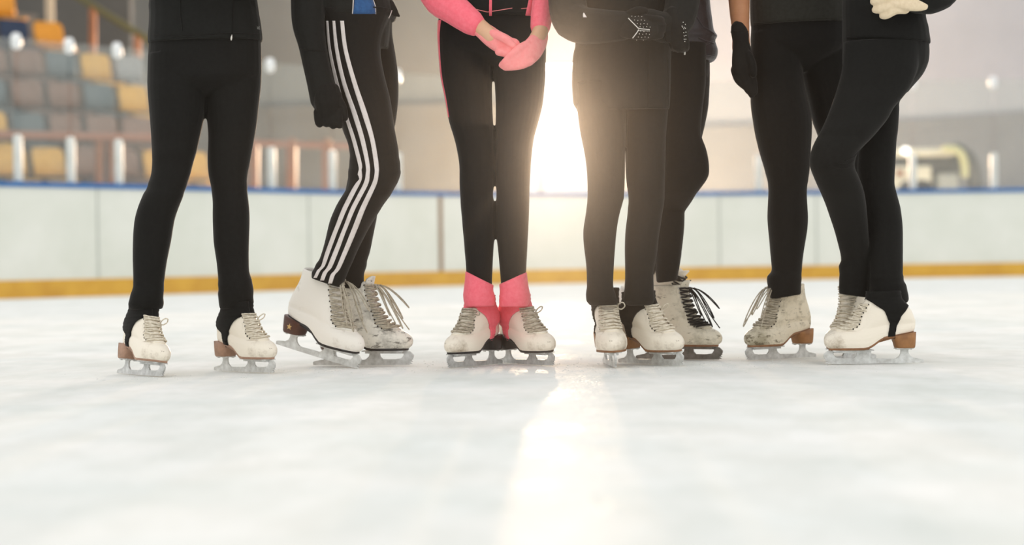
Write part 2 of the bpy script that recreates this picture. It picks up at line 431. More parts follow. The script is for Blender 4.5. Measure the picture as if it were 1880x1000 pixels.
    # legging drawn over the boot with a strap under the arch
    if cover:
        cm, bk, fr, ztop = cover
        zz = [.066 + (ztop - .066) * i / 30 for i in range(31)]; K = 22
        vs = []; fs = []
        for s in (-1, 1):
            base = len(vs)
            for z in zz:
                a = th_of(pl(z, bk), z) if pl(z, bk) > sec(z)[1] + .001 else PI
                c = th_of(pl(z, fr), z) if pl(z, fr) < sec(z)[2] - .001 else 0
                for k in range(K + 1):
                    th = a + (c - a) * k / K; o_ = .0035 + .003 * max(0, (z - .15) / .08) + .0008 * math.sin(z * 500 + th * 3)
                    edge = min(k, K - k) / 3
                    vs.append(SP(s * th, z, o_ if (edge >= 1 or a == PI or c == 0) else o_ * (.5 + .5 * edge)))
            for i in range(30):
                for k in range(K):
                    q = (base + i * (K + 1) + k, base + i * (K + 1) + k + 1, base + (i + 1) * (K + 1) + k + 1, base + (i + 1) * (K + 1) + k)
                    fs.append(q)
        xa, xc = pl(.066, bk), pl(.066, fr); base = len(vs)
        for i in range(2):
            x = (xa, xc)[i]
            for k in range(9):
                u = -1 + k / 4; zl = .047 + lift(x, .047) - .008
                p = SP(th_of(x, .066), .066, .0035)
                vs.append(Vector((x, u * abs(p.y), zl if abs(u) < .95 else p.z)))
        for k in range(8): fs.append((base + k, base + k + 1, base + 9 + k + 1, base + 9 + k))
        co = ob('stirrup', vs, fs, cm, root); sm = co.modifiers.new('s', 'SOLIDIFY'); sm.thickness = .0022; sm.offset = 0
    g = GR(gx, gy); yaw = math.atan2(heading[1], heading[0])
    mw = Matrix.Rotation(yaw, 4, 'Z') @ Matrix.Scale(scale, 4)
    if roll: mw = mw @ Matrix.Rotation(math.radians(roll), 4, 'X')
    if pitch:
        pv = Matrix.Translation((pivot, 0, .004)) @ Matrix.Rotation(math.radians(pitch), 4, 'Y') @ Matrix.Translation((-pivot, 0, -.004))
        mw = mw @ pv; mid = Vector((pivot, 0, 0))
    else: mid = Vector((.02, 0, 0))
    root.matrix_parent_inverse = Matrix(); root.matrix_world = Matrix.Translation(Vector((g.x, g.y, .0005)) - Matrix.Rotation(yaw, 4, 'Z') @ (mid * scale)) @ mw
    return root
BK = [(.06, -.033), (.09, -.036), (.11, -.042), (.14, -.050), (.158, -.066), (.168, -.078), (.178, -.1)]
FR = [(.06, -.011), (.11, -.018), (.14, -.008), (.158, .0), (.17, .02), (.18, .037), (.192, .06), (.2, .1)]
BK2 = [(.06, -.04), (.09, -.048), (.11, -.058), (.13, -.075), (.145, -.09), (.155, -.11)]
FR3 = [(.06, -.013), (.09, -.016), (.12, -.010), (.14, .005), (.155, .022), (.168, .042), (.178, .09)]
FR2 = [(.06, -.015), (.09, -.020), (.12, -.018), (.14, -.008), (.155, .008), (.17, .028), (.185, .045), (.2, .07)]

# ------------------------------------------------------------------ people
def person(name_label, Yp, legrows, torso, extra=(), skin='skin', head=None, voxel=.008):
    parts = [rows(r, **dict(k, shrink=.84, wr=())) for r, k in legrows + torso] + list(extra)
    if head:
        cx, Y, yt, fx = head      # head centre px, depth, top y, facing (-1, 0, 1)
        s = F / Y
        c = PT(cx, yt + .115 * s, Y)
        hr = []
        for z, w, d in [(-.115, .02, .03), (-.105, .042, .055), (-.08, .058, .078), (-.04, .068, .09), (0, .073, .096), (.04, .074, .098), (.08, .062, .082), (.105, .038, .05), (.114, .012, .016)]:
            hr.append([c + Vector((w * math.cos(a) if not fx else d * math.cos(a), d * math.sin(a) if not fx else w * math.sin(a), z)) for a in (2 * PI * j / 20 for j in range(20))])
        parts.append(loft(hr))
        fd = Vector((fx, 0, 0)) if fx else Vector((0, -1, 0)); sd = Vector((-fd.y, fd.x, 0))
        nz = c + fd * .09
        parts.append(tube([tuple(nz + Vector((0, 0, .012))) + (.007,), tuple(nz + fd * .012 + Vector((0, 0, -.014))) + (.010,), tuple(nz + fd * .004 + Vector((0, 0, -.026))) + (.009,)], n=10, sub=2))
        parts.append(tube([tuple(c + fd * .083 + sd * .022 - Vector((0, 0, .052))) + (.006,), tuple(c + fd * .089 - Vector((0, 0, .052))) + (.008,), tuple(c + fd * .083 - sd * .022 - Vector((0, 0, .052))) + (.006,)], n=10, sub=2))
        for sg in (-1, 1):
            e = c + sd * sg * .073
            parts.append(tube([tuple(e + Vector((0, 0, .018))) + (.010,), tuple(e + sd * sg * .006) + (.012,), tuple(e - Vector((0, 0, .022))) + (.008,)], n=8, sub=2))
        parts.append(tube([tuple(c - Vector((0, 0, .08)) - fd * .012) + (.05,), tuple(c - Vector((0, 0, .16)) - fd * .014) + (.052,), tuple(c - Vector((0, 0, .24)) - fd * .01) + (.07,)], n=16, sub=3))
    o = remesh(parts, 'person', M[skin], None, voxel, 4)
    tag(o, name_label, 'person', 'figure skaters standing in a row')
    if head:
        hh = []
        for z, w, d in [(-.10, .02, .02), (-.085, .058, .05), (-.04, .074, .075), (.0, .080, .088), (.05, .082, .096), (.09, .070, .082), (.115, .045, .055), (.126, .012, .016)]:
            cc = c - fd * .022
            hh.append([cc + Vector((w * math.cos(a) if not fx else d * math.cos(a), d * math.sin(a) if not fx else w * math.sin(a), z)) for a in (2 * PI * j / 24 for j in range(24))])
        bun = c - fd * .11 + Vector((0, 0, .05))
        remesh([loft(hh), tube([tuple(bun) + (.034,), tuple(bun - fd * .02) + (.034,)], n=14, sub=2)], 'hair', M['hair'], o, .006, 3)
        for sg in (-1, 1):
            e = c + fd * .088 + sd * sg * .03 + Vector((0, 0, .006))
            ob('eye', *tube([tuple(e + sd * .004) + (.010,), tuple(e - sd * .004) + (.010,)], n=10, sub=1), M['eye'], o)
            i_ = e + fd * .0075
            ob('iris', *tube([tuple(i_) + (.0042,), tuple(i_ + fd * .002) + (.004,)], n=10, sub=1), M['hair'], o)
    return o
def sleeve_top(cx, Y, sh, side, elbow, hand, r=.05):
    """arm path above the frame: shoulder, elbow, hand in px"""
    return [(sh[0], sh[1], Y, r * 1.1), (elbow[0], elbow[1], Y, r), (hand[0], hand[1], hand[2], r * .8)]

def K(**k): return k
ROLL1 = -9
# ---- skater one: black jacket and leggings, far left
P1L = [(100, 273, 385, 5.80), (140, 272, 383, 5.80), (160, 272, 380, 5.79), (200, 275, 377, 5.78), (240, 278, 369, 5.77), (260, 279, 364.5, 5.77), (280, 280, 360, 5.76), (300, 280, 354, 5.76), (320, 278, 349, 5.75), (342, 271, 341.5, 5.74), (360, 262, 336, 5.73), (380, 254, 328, 5.73), (400, 248.5, 321, 5.73), (420, 246, 317, 5.73), (440, 245, 314, 5.73), (460, 244.5, 310, 5.73), (480, 244.5, 306, 5.73), (500, 245, 303, 5.73), (525, 245, 300.5, 5.74), (540, 240, 300, 5.74), (556, 236, 300, 5.75), (568, 240, 297, 5.76)]
P1R = [(100, 372, 480, 5.82), (140, 376, 479.5, 5.82), (160, 377, 478.5, 5.82), (200, 378.5, 474, 5.82), (220, 381, 472, 5.82), (250, 383, 467.5, 5.82), (280, 382, 462, 5.82), (300, 382, 458.5, 5.82), (320, 383.5, 454.5, 5.82), (335, 386.5, 453, 5.82), (350, 389, 453, 5.82), (370, 391, 456, 5.82), (400, 391, 458, 5.82), (440, 392.5, 457, 5.82), (460, 395, 456.5, 5.82), (480, 398, 456.5, 5.82), (500, 400, 457.5, 5.82), (513, 401, 462, 5.82), (530, 401, 464.5, 5.82), (545, 401, 466, 5.83), (556, 401, 466, 5.84), (566, 404, 462, 5.85)]
P1H = [(-30, 288, 468), (0, 282, 472), (40, 277, 477), (80, 274, 479), (120, 273, 479.5), (145, 275, 478), (160, 295, 460), (174, 325, 430), (186, 355, 400), (193, 370, 388)]
lk = [(P1L, K(k=1.05)), (P1R, K(k=1.05))]
t1 = [(P1H, K(Y=5.81, k=.66)), ([(0, 285, 465), (-70, 300, 452), (-140, 288, 462), (-185, 275, 472), (-205, 330, 420)], K(Y=5.81, k=.6))]
p1 = person('person in black zip jacket and black stirrup leggings, feet apart, hands out of sight', 5.8, lk, t1, head=(375, 5.8, -365, 0))
le1 = remesh([rows(P1L, k=1.08, wr=((330, 360, 1.0, 9), (515, 575, 1.2, 11))), rows(P1R, k=1.08, wr=((335, 360, 1.6, 9), (515, 568, 1.6, 13))), rows(P1H, Y=5.81, k=.7)], 'leggings', M['black'], p1)
P1J = [(79, 273.5, 481.5), (74, 272.5, 482), (66, 272.5, 481.5), (40, 274.5, 478), (20, 275, 474), (0, 275, 470), (-70, 290, 462), (-140, 275, 475), (-185, 262, 488), (-208, 320, 430), (-212, 345, 405)]
arms1 = [ptube([(285, -185, 5.81, .055), (262, -85, 5.80, .048), (262, -45, 5.74, .045), (340, -75, 5.62, .042), (400, -90, 5.6, .036)]), ptube([(465, -185, 5.81, .055), (500, -90, 5.80, .048), (490, -45, 5.74, .045), (420, -60, 5.62, .042), (350, -85, 5.58, .036)])]
j1 = remesh([rows(P1J, Y=5.81, k=.76)] + arms1, 'jacket', M['black_jacket'], p1)
B = bvh(j1)
seam(B, 'hem_seam', [(282, 63), (330, 66), (380, 63), (425, 60), (478, 63)], M['black'], j1, .0014)
seam(B, 'pocket_zip', [(331, -4), (332, 30), (335, 56)], M['black'], j1, .0018)
seam(B, 'front_zip', [(428, -6), (428, 30), (427, 66)], M['black'], j1, .0026)
q = hit(B, 425, 66, .002)
ob('zip_pull', *ptube([(425.5, 64, q.y - .004, .0022), (425, 69, q.y - .006, .0035), (424.6, 73, q.y - .006, .0028)], n=8, sub=2), M['metal'], j1)
def text(name, s, px, py, B, size, m, parent, rz=0, off=.001):
    """lettering printed on cloth: flat outlines lifted just off the surface"""
    cu = bpy.data.curves.new(name, 'FONT'); cu.body = s; cu.size = size; cu.extrude = .0003; cu.align_x = 'CENTER'; cu.align_y = 'CENTER'
    o = bpy.data.objects.new(name, cu); COL.objects.link(o)
    dg = bpy.context.evaluated_depsgraph_get(); me = bpy.data.meshes.new_from_object(o.evaluated_get(dg))
    bpy.data.objects.remove(o); bpy.data.curves.remove(cu)
    p, n, i, d = B.ray_cast(CAM, ray(px, py))
    if p is None: return
    if n.dot(ray(px, py)) > 0: n = -n
    z = Vector((0, 0, 1)); x = z.cross(n).normalized(); y = n.cross(x)
    mw = Matrix(((x.x, y.x, n.x, p.x + n.x * off), (x.y, y.y, n.y, p.y + n.y * off), (x.z, y.z, n.z, p.z + n.z * off), (0, 0, 0, 1)))
    me.transform(mw); me.materials.clear(); me.materials.append(m)
    o = bpy.data.objects.new(name, me); COL.objects.link(o); o.parent = parent; return o
text('jacket_lettering', 'adi', 474, 51, B, .016, M['hook'], j1)
skate(p1, 256, 689, (.61, -.79), M['leather_clean'], M['heel_pinkish'], M['heel_pinkish'], M['lace_white'], M['blade'], 'cream skate with clean heel and a brown scuff on its toe', scale=.98, roll=ROLL1, cover=(M['black'], BK2, FR3, .215), full=True)
skate(p1, 447, 683, (.71, -.70), M['leather_clean'], M['heel_pinkish'], M['heel_pinkish'], M['lace_white'], M['blade_white'], 'cream skate with dark creases and a worn-through toe tip', scale=.98, cover=(M['black'], BK2, FR3, .215))

# ---- skater two: three-striped trousers, seen from the side
P2N = [(20, 560, 722, 5.93), (40, 575, 712, 5.92), (70, 585, 702, 5.92), (100, 592, 699, 5.92), (140, 604, 706, 5.91), (180, 614, 716, 5.91), (215, 623, 721.5, 5.90), (240, 630, 725, 5.90), (260, 638, 729, 5.90), (280, 641.5, 732, 5.90), (300, 641.5, 734.5, 5.90), (318, 639, 735.5, 5.90), (330, 640, 733.5, 5.90), (345, 636, 725, 5.91), (360, 627, 717, 5.91), (375, 618, 705.5, 5.92), (400, 607, 690, 5.92), (420, 601.5, 677.5, 5.93), (440, 597, 667, 5.93), (460, 591.5, 657, 5.94), (480, 585.5, 647, 5.94, .9, .1), (495, 578, 638, 5.95, .9, .25), (508, 573, 631, 5.95, .9, .33), (519, 572, 624, 5.95, .9, .36)]
P2F = [(20, 600, 722, 6.06), (60, 630, 720, 6.06), (100, 640, 726, 6.06), (140, 645, 731, 6.06), (180, 650, 731.5, 6.06), (215, 650, 728, 6.06), (236, 650, 724, 6.06), (270, 650, 716, 6.06), (320, 640, 708, 6.06), (360, 632, 699, 6.06), (380, 628, 694.5, 6.06), (400, 627, 692, 6.06), (420, 626, 688, 6.06), (440, 625, 684, 6.06), (460, 624, 680, 6.06), (480, 624, 674.5, 6.06), (500, 622, 669.5, 6.06), (515, 621, 668, 6.06), (529, 621, 664, 6.06, .9, .08)]
P2H = [(-30, 570, 715), (0, 568, 718), (30, 575, 718), (60, 590, 716), (90, 605, 712)]
lk = [(P2N, K(k=.85)), (P2F, K(k=.85))]
t2 = [(P2H, K(Y=5.98, k=1.15)), ([(0, 570, 715), (-70, 580, 700), (-150, 575, 712), (-200, 590, 700), (-220, 610, 670)], K(Y=5.98, k=1.2))]
p2 = person('person in dark tracksuit with three white stripes down the leg, standing side on', 5.98, lk, t2, head=(645, 5.98, -385, 1))
le2 = remesh([rows(P2N, k=.9, wr=((262, 350, 1.0, 10), (482, 519, 1.6, 9))), rows(P2F, k=.9, wr=((470, 530, 1.6, 11),)), rows(P2H, Y=5.98, k=1.2)], 'trousers', M['brown_black'], p2)
B = bvh(le2)
S1 = [(38, 599, 603), (90, 603.5, 608), (150, 615.5, 621.5), (210, 632, 638), (255, 646, 653), (300, 657.5, 664.5), (312, 659, 664), (320, 657, 665), (328, 660, 664.5), (340, 651, 659.5), (380, 630, 639), (420, 614, 622), (460, 599, 607), (488, 590, 596.5), (496, 583, 589), (512, 575, 581)]
S2 = [(38, 610.5, 615.5), (90, 615, 621.5), (150, 627.5, 635), (210, 647, 656), (255, 661, 669.5), (300, 671, 678.5), (320, 671.5, 679), (340, 666, 675), (380, 645, 654), (420, 629, 637), (460, 613, 622), (490, 600.5, 609.5), (500, 593, 601), (517, 587, 594)]
S3 = [(38, 624.5, 631.5), (90, 630.5, 638), (150, 646, 654.5), (210, 665, 675), (255, 679, 687.5), (300, 686.5, 695), (320, 687.5, 695), (340, 681.5, 690.5), (380, 662, 672), (420, 646, 656), (460, 630, 639), (493, 616, 624), (504, 607, 615), (522, 602, 609)]
for s in (S1, S2, S3): stripe(B, 'side_stripe', s, M['white_stripe'], le2)
J2 = [(39, 575, 724, 5.98, 1.3, .0), (34, 570, 728), (15, 568, 724), (0, 566, 720), (-60, 570, 712), (-130, 566, 722), (-185, 580, 710), (-215, 605, 670)]
arm2 = ptube([(580, -170, 5.92, .062), (562, -90, 5.86, .056), (564, -20, 5.83, .053), (566, 40, 5.82, .052), (573, 80, 5.815, .0445), (581, 120, 5.81, .0425), (588, 150, 5.81, .0430), (597, 182, 5.81, .048)], flat=.9)
arm2b = ptube([(640, -180, 6.1, .055), (690, -120, 6.15, .045), (700, -60, 6.1, .04), (680, -20, 6.06, .035)])
j2 = remesh([rows([tuple(r) for r in J2], Y=5.98, k=1.3), arm2, arm2b], 'jacket', M['black_jacket'], p2)
B = bvh(j2)
stripe(B, 'blue_panel', [(-5, 651, 683), (12, 650, 688), (30, 647, 690), (38, 646, 690)], M['blue'], j2)
for nm, pl_ in (('white_piping', [(649, -6), (648, 15), (645.5, 39)]), ('white_piping', [(683, -6), (689, 12), (690, 38)]), ('white_piping', [(723, -6), (721, 14), (716, 28), (713, 34)])):
    seam(B, nm, pl_, M['white_stripe'], j2, .0016)
seam(B, 'sleeve_fold', [(551, 90), (575, 93), (602, 93)], M['black'], j2, .002)
# hem point at the front
ob('jacket_point', *ptube([(716, 6, 5.93, .012), (724, 22, 5.92, .012), (732, 29, 5.92, .004)], n=10, sub=3), M['black_jacket'], j2)
Y2 = 5.80
gl = [ptube([(602, 176, Y2, .048), (603, 190, Y2, .050), (603, 198, Y2, .046)], flat=.7)]
for (a, b_) in (((583, 205), (587, 231)), ((598, 210), (600, 230)), ((611, 210), (612, 234)), ((622, 208), (624, 233))):
    gl.append(ptube([(a[0], a[1], Y2 - .01, .0125), ((a[0] + b_[0]) / 2 - 1, (a[1] + b_[1]) / 2 + 4, Y2 - .022, .0115), (b_[0], b_[1] - 3, Y2 - .012, .0105), (b_[0] + 1, b_[1] - 12, Y2 + .012, .010)], n=10))
gl.append(ptube([(622, 186, Y2 + .0, .015), (630, 200, Y2 + .0, .013), (633, 216, Y2 + .0, .011)], n=10))
remesh(gl, 'glove', M['black'], p2, .003, 2)
skate(p2, 648, 676, (.84, -.54), M['leather_white'], M['sole_black'], M['heel_brown'], M['lace'], M['blade_white'], 'white skate with its dark brown heel lifted off the ice', scale=1.11, pitch=13, pivot=.15, bow=True, emblem=True)
skate(p2, 664, 671, (.96, -.28), M['leather_grey'], M['sole_black'], M['heel_brown'], M['lace'], M['blade'], 'badly scuffed white skate flat on the ice', scale=1.11, bow=True)

# ---- skater three: pink top, pink gloves, pink ankles
P3L = [(20, 806, 895, 5.94), (60, 804, 900, 5.94), (100, 806, 903, 5.94), (130, 808, 902.5, 5.94), (150, 811, 903, 5.94), (180, 817, 903.5, 5.94), (220, 824, 905, 5.94), (250, 833, 907.5, 5.94), (270, 838, 908.7, 5.94), (300, 843, 908.7, 5.94), (328, 843.5, 908, 5.94), (345, 844, 906, 5.94), (360, 845, 905.3, 5.94), (380, 846, 907.5, 5.94), (400, 848, 908.6, 5.94), (420, 849.5, 908.6, 5.94), (440, 851.5, 907.5, 5.94), (460, 853, 906, 5.94), (490, 855.5, 904.5, 5.94), (520, 856, 903.5, 5.95), (545, 856, 904, 5.97)]
P3R = [(20, 912, 1003, 5.94), (60, 908, 1003, 5.94), (100, 905, 1002.5, 5.94), (130, 905.5, 1001.5, 5.94), (150, 908, 1000.5, 5.94), (180, 909.7, 998, 5.94), (200, 910.2, 995, 5.94), (225, 910.2, 988.5, 5.94), (250, 910, 981.5, 5.94), (270, 908.5, 978, 5.94), (300, 908.3, 975, 5.94), (328, 908.5, 973.3, 5.94), (345, 911, 972.5, 5.94), (365, 911, 972, 5.94), (385, 909.3, 971.5, 5.94), (400, 908.8, 971, 5.94), (423, 909, 970, 5.94), (440, 912, 969, 5.94), (460, 914.5, 968, 5.94), (500, 918, 966, 5.94), (527, 920, 966, 5.95), (545, 920, 965, 5.97)]
P3H = [(-40, 820, 990), (0, 810, 1000), (30, 807, 1003), (60, 805, 1004), (88, 806, 1003), (102, 826, 985), (113, 852, 958), (123, 878, 930), (130, 893, 915)]
lk = [(P3L, K(k=1.08)), (P3R, K(k=1.08))]
t3 = [(P3H, K(Y=5.94, k=.62)), ([(0, 812, 998), (-70, 828, 982), (-140, 815, 995), (-185, 800, 1010), (-205, 870, 945)], K(Y=5.94, k=.6))]
armL = [(815, -180, 5.94, .042), (792, -80, 5.92, .036), (800, -15, 5.86, .034), (850, 25, 5.78, .030), (880, 48, 5.73, .025), (905, 70, 5.70, .025)]
armR = [(995, -180, 5.94, .042), (1012, -80, 5.92, .036), (1005, -15, 5.86, .034), (997, 30, 5.79, .029), (991, 60, 5.74, .024), (978, 84, 5.71, .025)]
p3 = person('person with bright pink sleeves, pale pink gloves and clasped hands', 5.94, lk, t3, extra=[ptube(armL), ptube(armR)], head=(905, 5.94, -375, 0), voxel=.007)
le3 = remesh([rows(P3L, k=1.12), rows(P3R, k=1.12), rows(P3H, Y=5.94, k=.68)], 'leggings', M['brown_black'], p3, .0034, 3)
B = bvh(le3)
# pink side piping down the outer seam of the left thigh
V = []
o = stripe(B, 'side_stripe', [(37, 805.5, 811), (60, 804, 808), (100, 806.5, 809), (140, 810, 812.5), (180, 818, 820), (215, 824, 825.5)], M['pink'], le3, off=.002, cols=2)
pk = []
P3LP = [(497, 854.5, 906.5, 5.94, 1.1, .0), (505, 853.5, 905.5), (520, 851.5, 906), (540, 850, 908), (553, 851.5, 909), (562, 854, 908)]
P3RP = [(497, 916, 967.5, 5.94, 1.1, 0), (508, 917, 969), (520, 917.5, 971), (540, 917, 973.5), (553, 916, 973), (562, 917, 970)]
for nm, R_, tl in (('left', P3LP, -.55), ('right', P3RP, .4)):
    rr = []
    for i, r in enumerate(R_):
        r = (list(r) + [5.94, 1.12, 0])[:6] if len(r) < 6 else list(r)
        r[3] = 5.94 + .02 * max(0, (r[0] - 530) / 60)
        r[4] = 1.14; r[5] = 0
        rr.append(tuple(r))
    pk.append(rr)
# ankles: slanted upper hem, so the first rings are tilted
def slant(rr, dy):
    a = list(rr[0]); a2 = list(rr[1]); a3 = list(rr[2])
    w = a[2] - a[1]
    a[0] = 510; a[5] = dy / w; a2[0] = 521; a2[5] = dy * .6 / w; a3[0] = 532; a3[5] = dy * .25 / w
    return [tuple(a), tuple(a2), tuple(a3)] + rr[3:]
ank = remesh([rows(slant(pk[0], 28)), rows(slant(pk[1], -22))], 'ankle_cuffs', M['pink'], le3, .0035, 2)
P3J = [(36, 806, 1003.5, 5.94, .72), (30, 805, 1004, 5.94, .74), (0, 806, 1002, 5.94, .74), (-60, 822, 990, 5.94, .74), (-130, 810, 1000, 5.94, .74), (-180, 800, 1010, 5.94, .72), (-205, 860, 955, 5.94, .7), (-212, 885, 930, 5.94, .7)]
j3 = remesh([rows(P3J)], 'jacket', M['black_jacket'], p3)
sl = remesh([ptube([(813, -182, 5.94, .055), (786, -90, 5.91, .050), (800, -12, 5.83, .050), (838, 20, 5.765, .045), (868, 43, 5.735, .0375)]),
             ptube([(1000, -182, 5.94, .055), (1016, -90, 5.91, .048), (1003, -10, 5.83, .040), (995.5, 25, 5.775, .034), (992, 50, 5.755, .0300)])], 'sleeves', M['pink'], p3, .0035, 2)
B = bvh(j3)
seam(B, 'pocket_zip', [(873, 17), (895, 22), (915, 19), (940, 15)], M['pink_glove'], j3, .0011)
seam(B, 'pocket_zip', [(957, 16), (968, 15)], M['pink_glove'], j3, .0011)
stripe(B, 'drawstring', [(-8, 898.5, 903.5), (15, 898, 903.2), (33, 898, 903)], M['pink'], j3, off=.003, cols=2, thick=.003)
q = hit(B, 900.5, 30, .002)
ob('drawstring_tip', *ptube([(900.5, 33, q.y - .003, .0028), (900.5, 38, q.y - .003, .0028)], n=8, sub=1), M['metal'], j3)
stripe(B, 'hem_flap', [(-5, 971, 981), (15, 967, 979), (33, 962.5, 977)], M['pink'], j3, off=.003, cols=2, thick=.003)
g1 = [ptube([(880, 52, 5.735, .026), (890, 58, 5.725, .029), (905, 70, 5.71, .032), (922, 80, 5.70, .034), (936, 86, 5.695, .030)], flat=.75)]
for i, (dx, dy, l) in enumerate(((0, 0, 1.0), (-6, 8, 1.0), (-12, 15, .95), (-18, 19, .85))):
    g1.append(ptube([(934 + dx, 76 + dy, 5.69 - .006 * i, .0125), (947 + dx * .8, 80 + dy, 5.68 - .006 * i, .0125), (944 + dx * .5, 96 + dy * .7, 5.685 - .006 * i, .0118), (932 + dx * .2, 113 + dy * .35, 5.70, .010)], n=10))
g1.append(ptube([(905, 62, 5.69, .014), (925, 70, 5.665, .013), (942, 84, 5.66, .011)], n=10))
remesh(g1, 'glove', M['pink_glove'], p3, .003, 2)
g2 = [ptube([(993, 62, 5.75, .026), (989, 74, 5.735, .030), (978, 90, 5.70, .034), (965, 104, 5.675, .032)], flat=.75)]
for i, (dx, dy) in enumerate(((-10, -14), (-4, -5), (2, 4), (7, 11))):
    g2.append(ptube([(968 + dx, 100 + dy, 5.67, .0125), (952 + dx, 110 + dy * .8, 5.655, .0125), (936 + dx * .7, 118 + dy * .4, 5.655, .0115), (925 + dx * .4, 122 + dy * .2, 5.67, .0095)], n=10))
g2.append(ptube([(968, 82, 5.68, .014), (950, 92, 5.655, .013), (935, 106, 5.65, .011)], n=10))
remesh(g2, 'glove', M['pink_glove'], p3, .003, 2)
skate(p3, 874, 672, (-.54, -.84), M['leather_clean'], M['sole_black'], M['heel_black'], M['lace'], M['blade'], 'cream skate with grey laces, toe turned outwards', scale=1.0, cover=(M['pink'], BK2, FR3, .215))
skate(p3, 965, 669, (.57, -.82), M['leather_clean'], M['sole_black'], M['heel_black'], M['lace'], M['blade'], 'cream skate with brown toe seam, heel against its pair', scale=1.0, roll=5, cover=(M['pink'], BK2, FR3, .215))

# ---- skater four: long jacket, sparkling gloves, arms folded
P4L = [(150, 1056, 1150, 5.82), (200, 1060, 1149, 5.82), (240, 1065, 1148.5, 5.81), (280, 1073, 1148, 5.80), (310, 1077, 1147.5, 5.80), (340, 1078.5, 1146.7, 5.80), (365, 1078.3, 1145, 5.80), (380, 1077, 1141, 5.80), (400, 1074, 1136, 5.80), (420, 1071, 1132.7, 5.80), (440, 1071, 1130.5, 5.80), (460, 1073, 1129, 5.80), (480, 1075.5, 1127.5, 5.80), (500, 1077, 1126.5, 5.80), (525, 1077, 1126, 5.80), (540, 1075, 1130, 5.81), (552, 1077, 1134, 5.82), (560, 1083, 1133, 5.83)]
P4R = [(150, 1146, 1229, 5.85), (200, 1147, 1227, 5.85), (250, 1147.5, 1223, 5.85), (300, 1148.3, 1221.5, 5.85), (320, 1149, 1221, 5.85), (340, 1151, 1220.5, 5.85), (360, 1153.5, 1220, 5.85), (380, 1153, 1218, 5.85), (400, 1151, 1215, 5.85), (420, 1148.5, 1212, 5.85), (440, 1147.3, 1209, 5.85), (460, 1147, 1207, 5.85), (480, 1147.3, 1204, 5.85), (500, 1147.5, 1200, 5.86), (520, 1147, 1200, 5.86), (540, 1144.5, 1201, 5.87), (551, 1144, 1201, 5.88), (560, 1150, 1198, 5.89)]
P4H = [(-20, 1070, 1225), (30, 1060, 1232), (80, 1056, 1232), (130, 1054, 1231), (165, 1056, 1229)]
lk = [(P4L, K(k=1.05)), (P4R, K(k=1.05))]
t4 = [(P4H, K(Y=5.84, k=.62)), ([(0, 1065, 1232), (-70, 1080, 1222), (-140, 1065, 1235), (-185, 1050, 1250), (-205, 1120, 1180)], K(Y=5.84, k=.6))]
p4 = person('person in long black jacket with folded arms and rhinestone gloves', 5.84, lk, t4, head=(1150, 5.84, -370, 0))
le4 = remesh([rows(P4L, k=1.08, wr=((360, 385, .8, 9), (520, 565, 1.4, 12))), rows(P4R, k=1.08, wr=((360, 385, 1, 9), (520, 565, 1.2, 12))), rows(P4H, Y=5.84, k=.66)], 'leggings', M['black'], p4)
P4J = [(204, 1060, 1229), (198, 1059, 1229.5), (190, 1053, 1230), (170, 1051, 1231), (150, 1050, 1231.5), (110, 1051, 1232), (90, 1054, 1233), (80, 1057, 1233), (40, 1060, 1234), (0, 1063, 1234), (-60, 1075, 1228), (-130, 1062, 1240), (-185, 1045, 1255), (-207, 1110, 1190), (-212, 1135, 1165)]
ar4 = [ptube([(1062, -180, 5.82, .058), (1040, -90, 5.78, .055), (1044, 20, 5.68, .056), (1062, 44, 5.64, .055), (1100, 48, 5.61, .050), (1148, 47, 5.60, .042)]),
       ptube([(1240, -180, 5.84, .058), (1258, -90, 5.80, .052), (1250, 20, 5.70, .050), (1225, 50, 5.66, .047), (1190, 40, 5.64, .040)])]
j4 = remesh([rows(P4J, Y=5.84, k=.74)] + ar4, 'jacket', M['black_jacket'], p4)
B = bvh(j4)
seam(B, 'hem_seam', [(1070, 197), (1110, 200), (1160, 201), (1226, 200)], M['black'], j4, .0013)
seam(B, 'front_seam', [(1192, 90), (1190, 140), (1190, 196)], M['black'], j4, .0015)
seam(B, 'side_seam', [(1226, 110), (1227, 150), (1226, 195)], M['black'], j4, .0012)
q = hit(B, 1191, 202, .001)
if q: ob('snap_button', *tube([tuple(q) + (.0055,), tuple(q - Vector((0, .003, 0))) + (.0050,)], n=12, sub=1), M['metal'], j4)
stripe(B, 'sleeve_badge', [(24, 1071.5, 1072.5), (28, 1070.5, 1075), (32, 1070.8, 1077.5)], M['white_stripe'], j4, cols=2, step=2)
hands = []
h1 = [ptube([(1144, 47, 5.60, .040), (1158, 49, 5.585, .043), (1176, 51, 5.575, .043), (1186, 51, 5.58, .038)], flat=.7)]
for i, dy in enumerate((-17, -6, 5, 16)):
    h1.append(ptube([(1182, 51 + dy, 5.575, .0125), (1197, 51 + dy * .95, 5.575, .012), (1210, 51 + dy * .9, 5.59, .011), (1219 - abs(i - 1.3) * 3, 51 + dy * .85, 5.61, .0095)], n=10))
h1.append(ptube([(1155, 28, 5.59, .015), (1170, 20, 5.58, .013), (1184, 20, 5.585, .011)], n=10))
gv = remesh(h1, 'glove', M['black'], p4, .003, 2)
B = bvh(gv)
b = MB()
def gem(px, py, r, B=B):
    q = hit(B, px, py, .0006)
    if q: b.add(tube([tuple(q + Vector((0, .001, 0))) + (r,), tuple(q - Vector((0, .0012, 0))) + (r * .7,)], n=6, sub=1, ends=False))
cx_, cy_ = 1173, 53
for i in range(17): gem(1154 + (cx_ - 1154) * i / 16, 34 + (cy_ - 34) * i / 16, .0018)
for i in range(11): gem(cx_ + 19 * i / 10, cy_ + 2 * i / 10 - .5, .0018); gem(cx_ + 19 * i / 10, cy_ + 3 + 1 * i / 10, .0012)
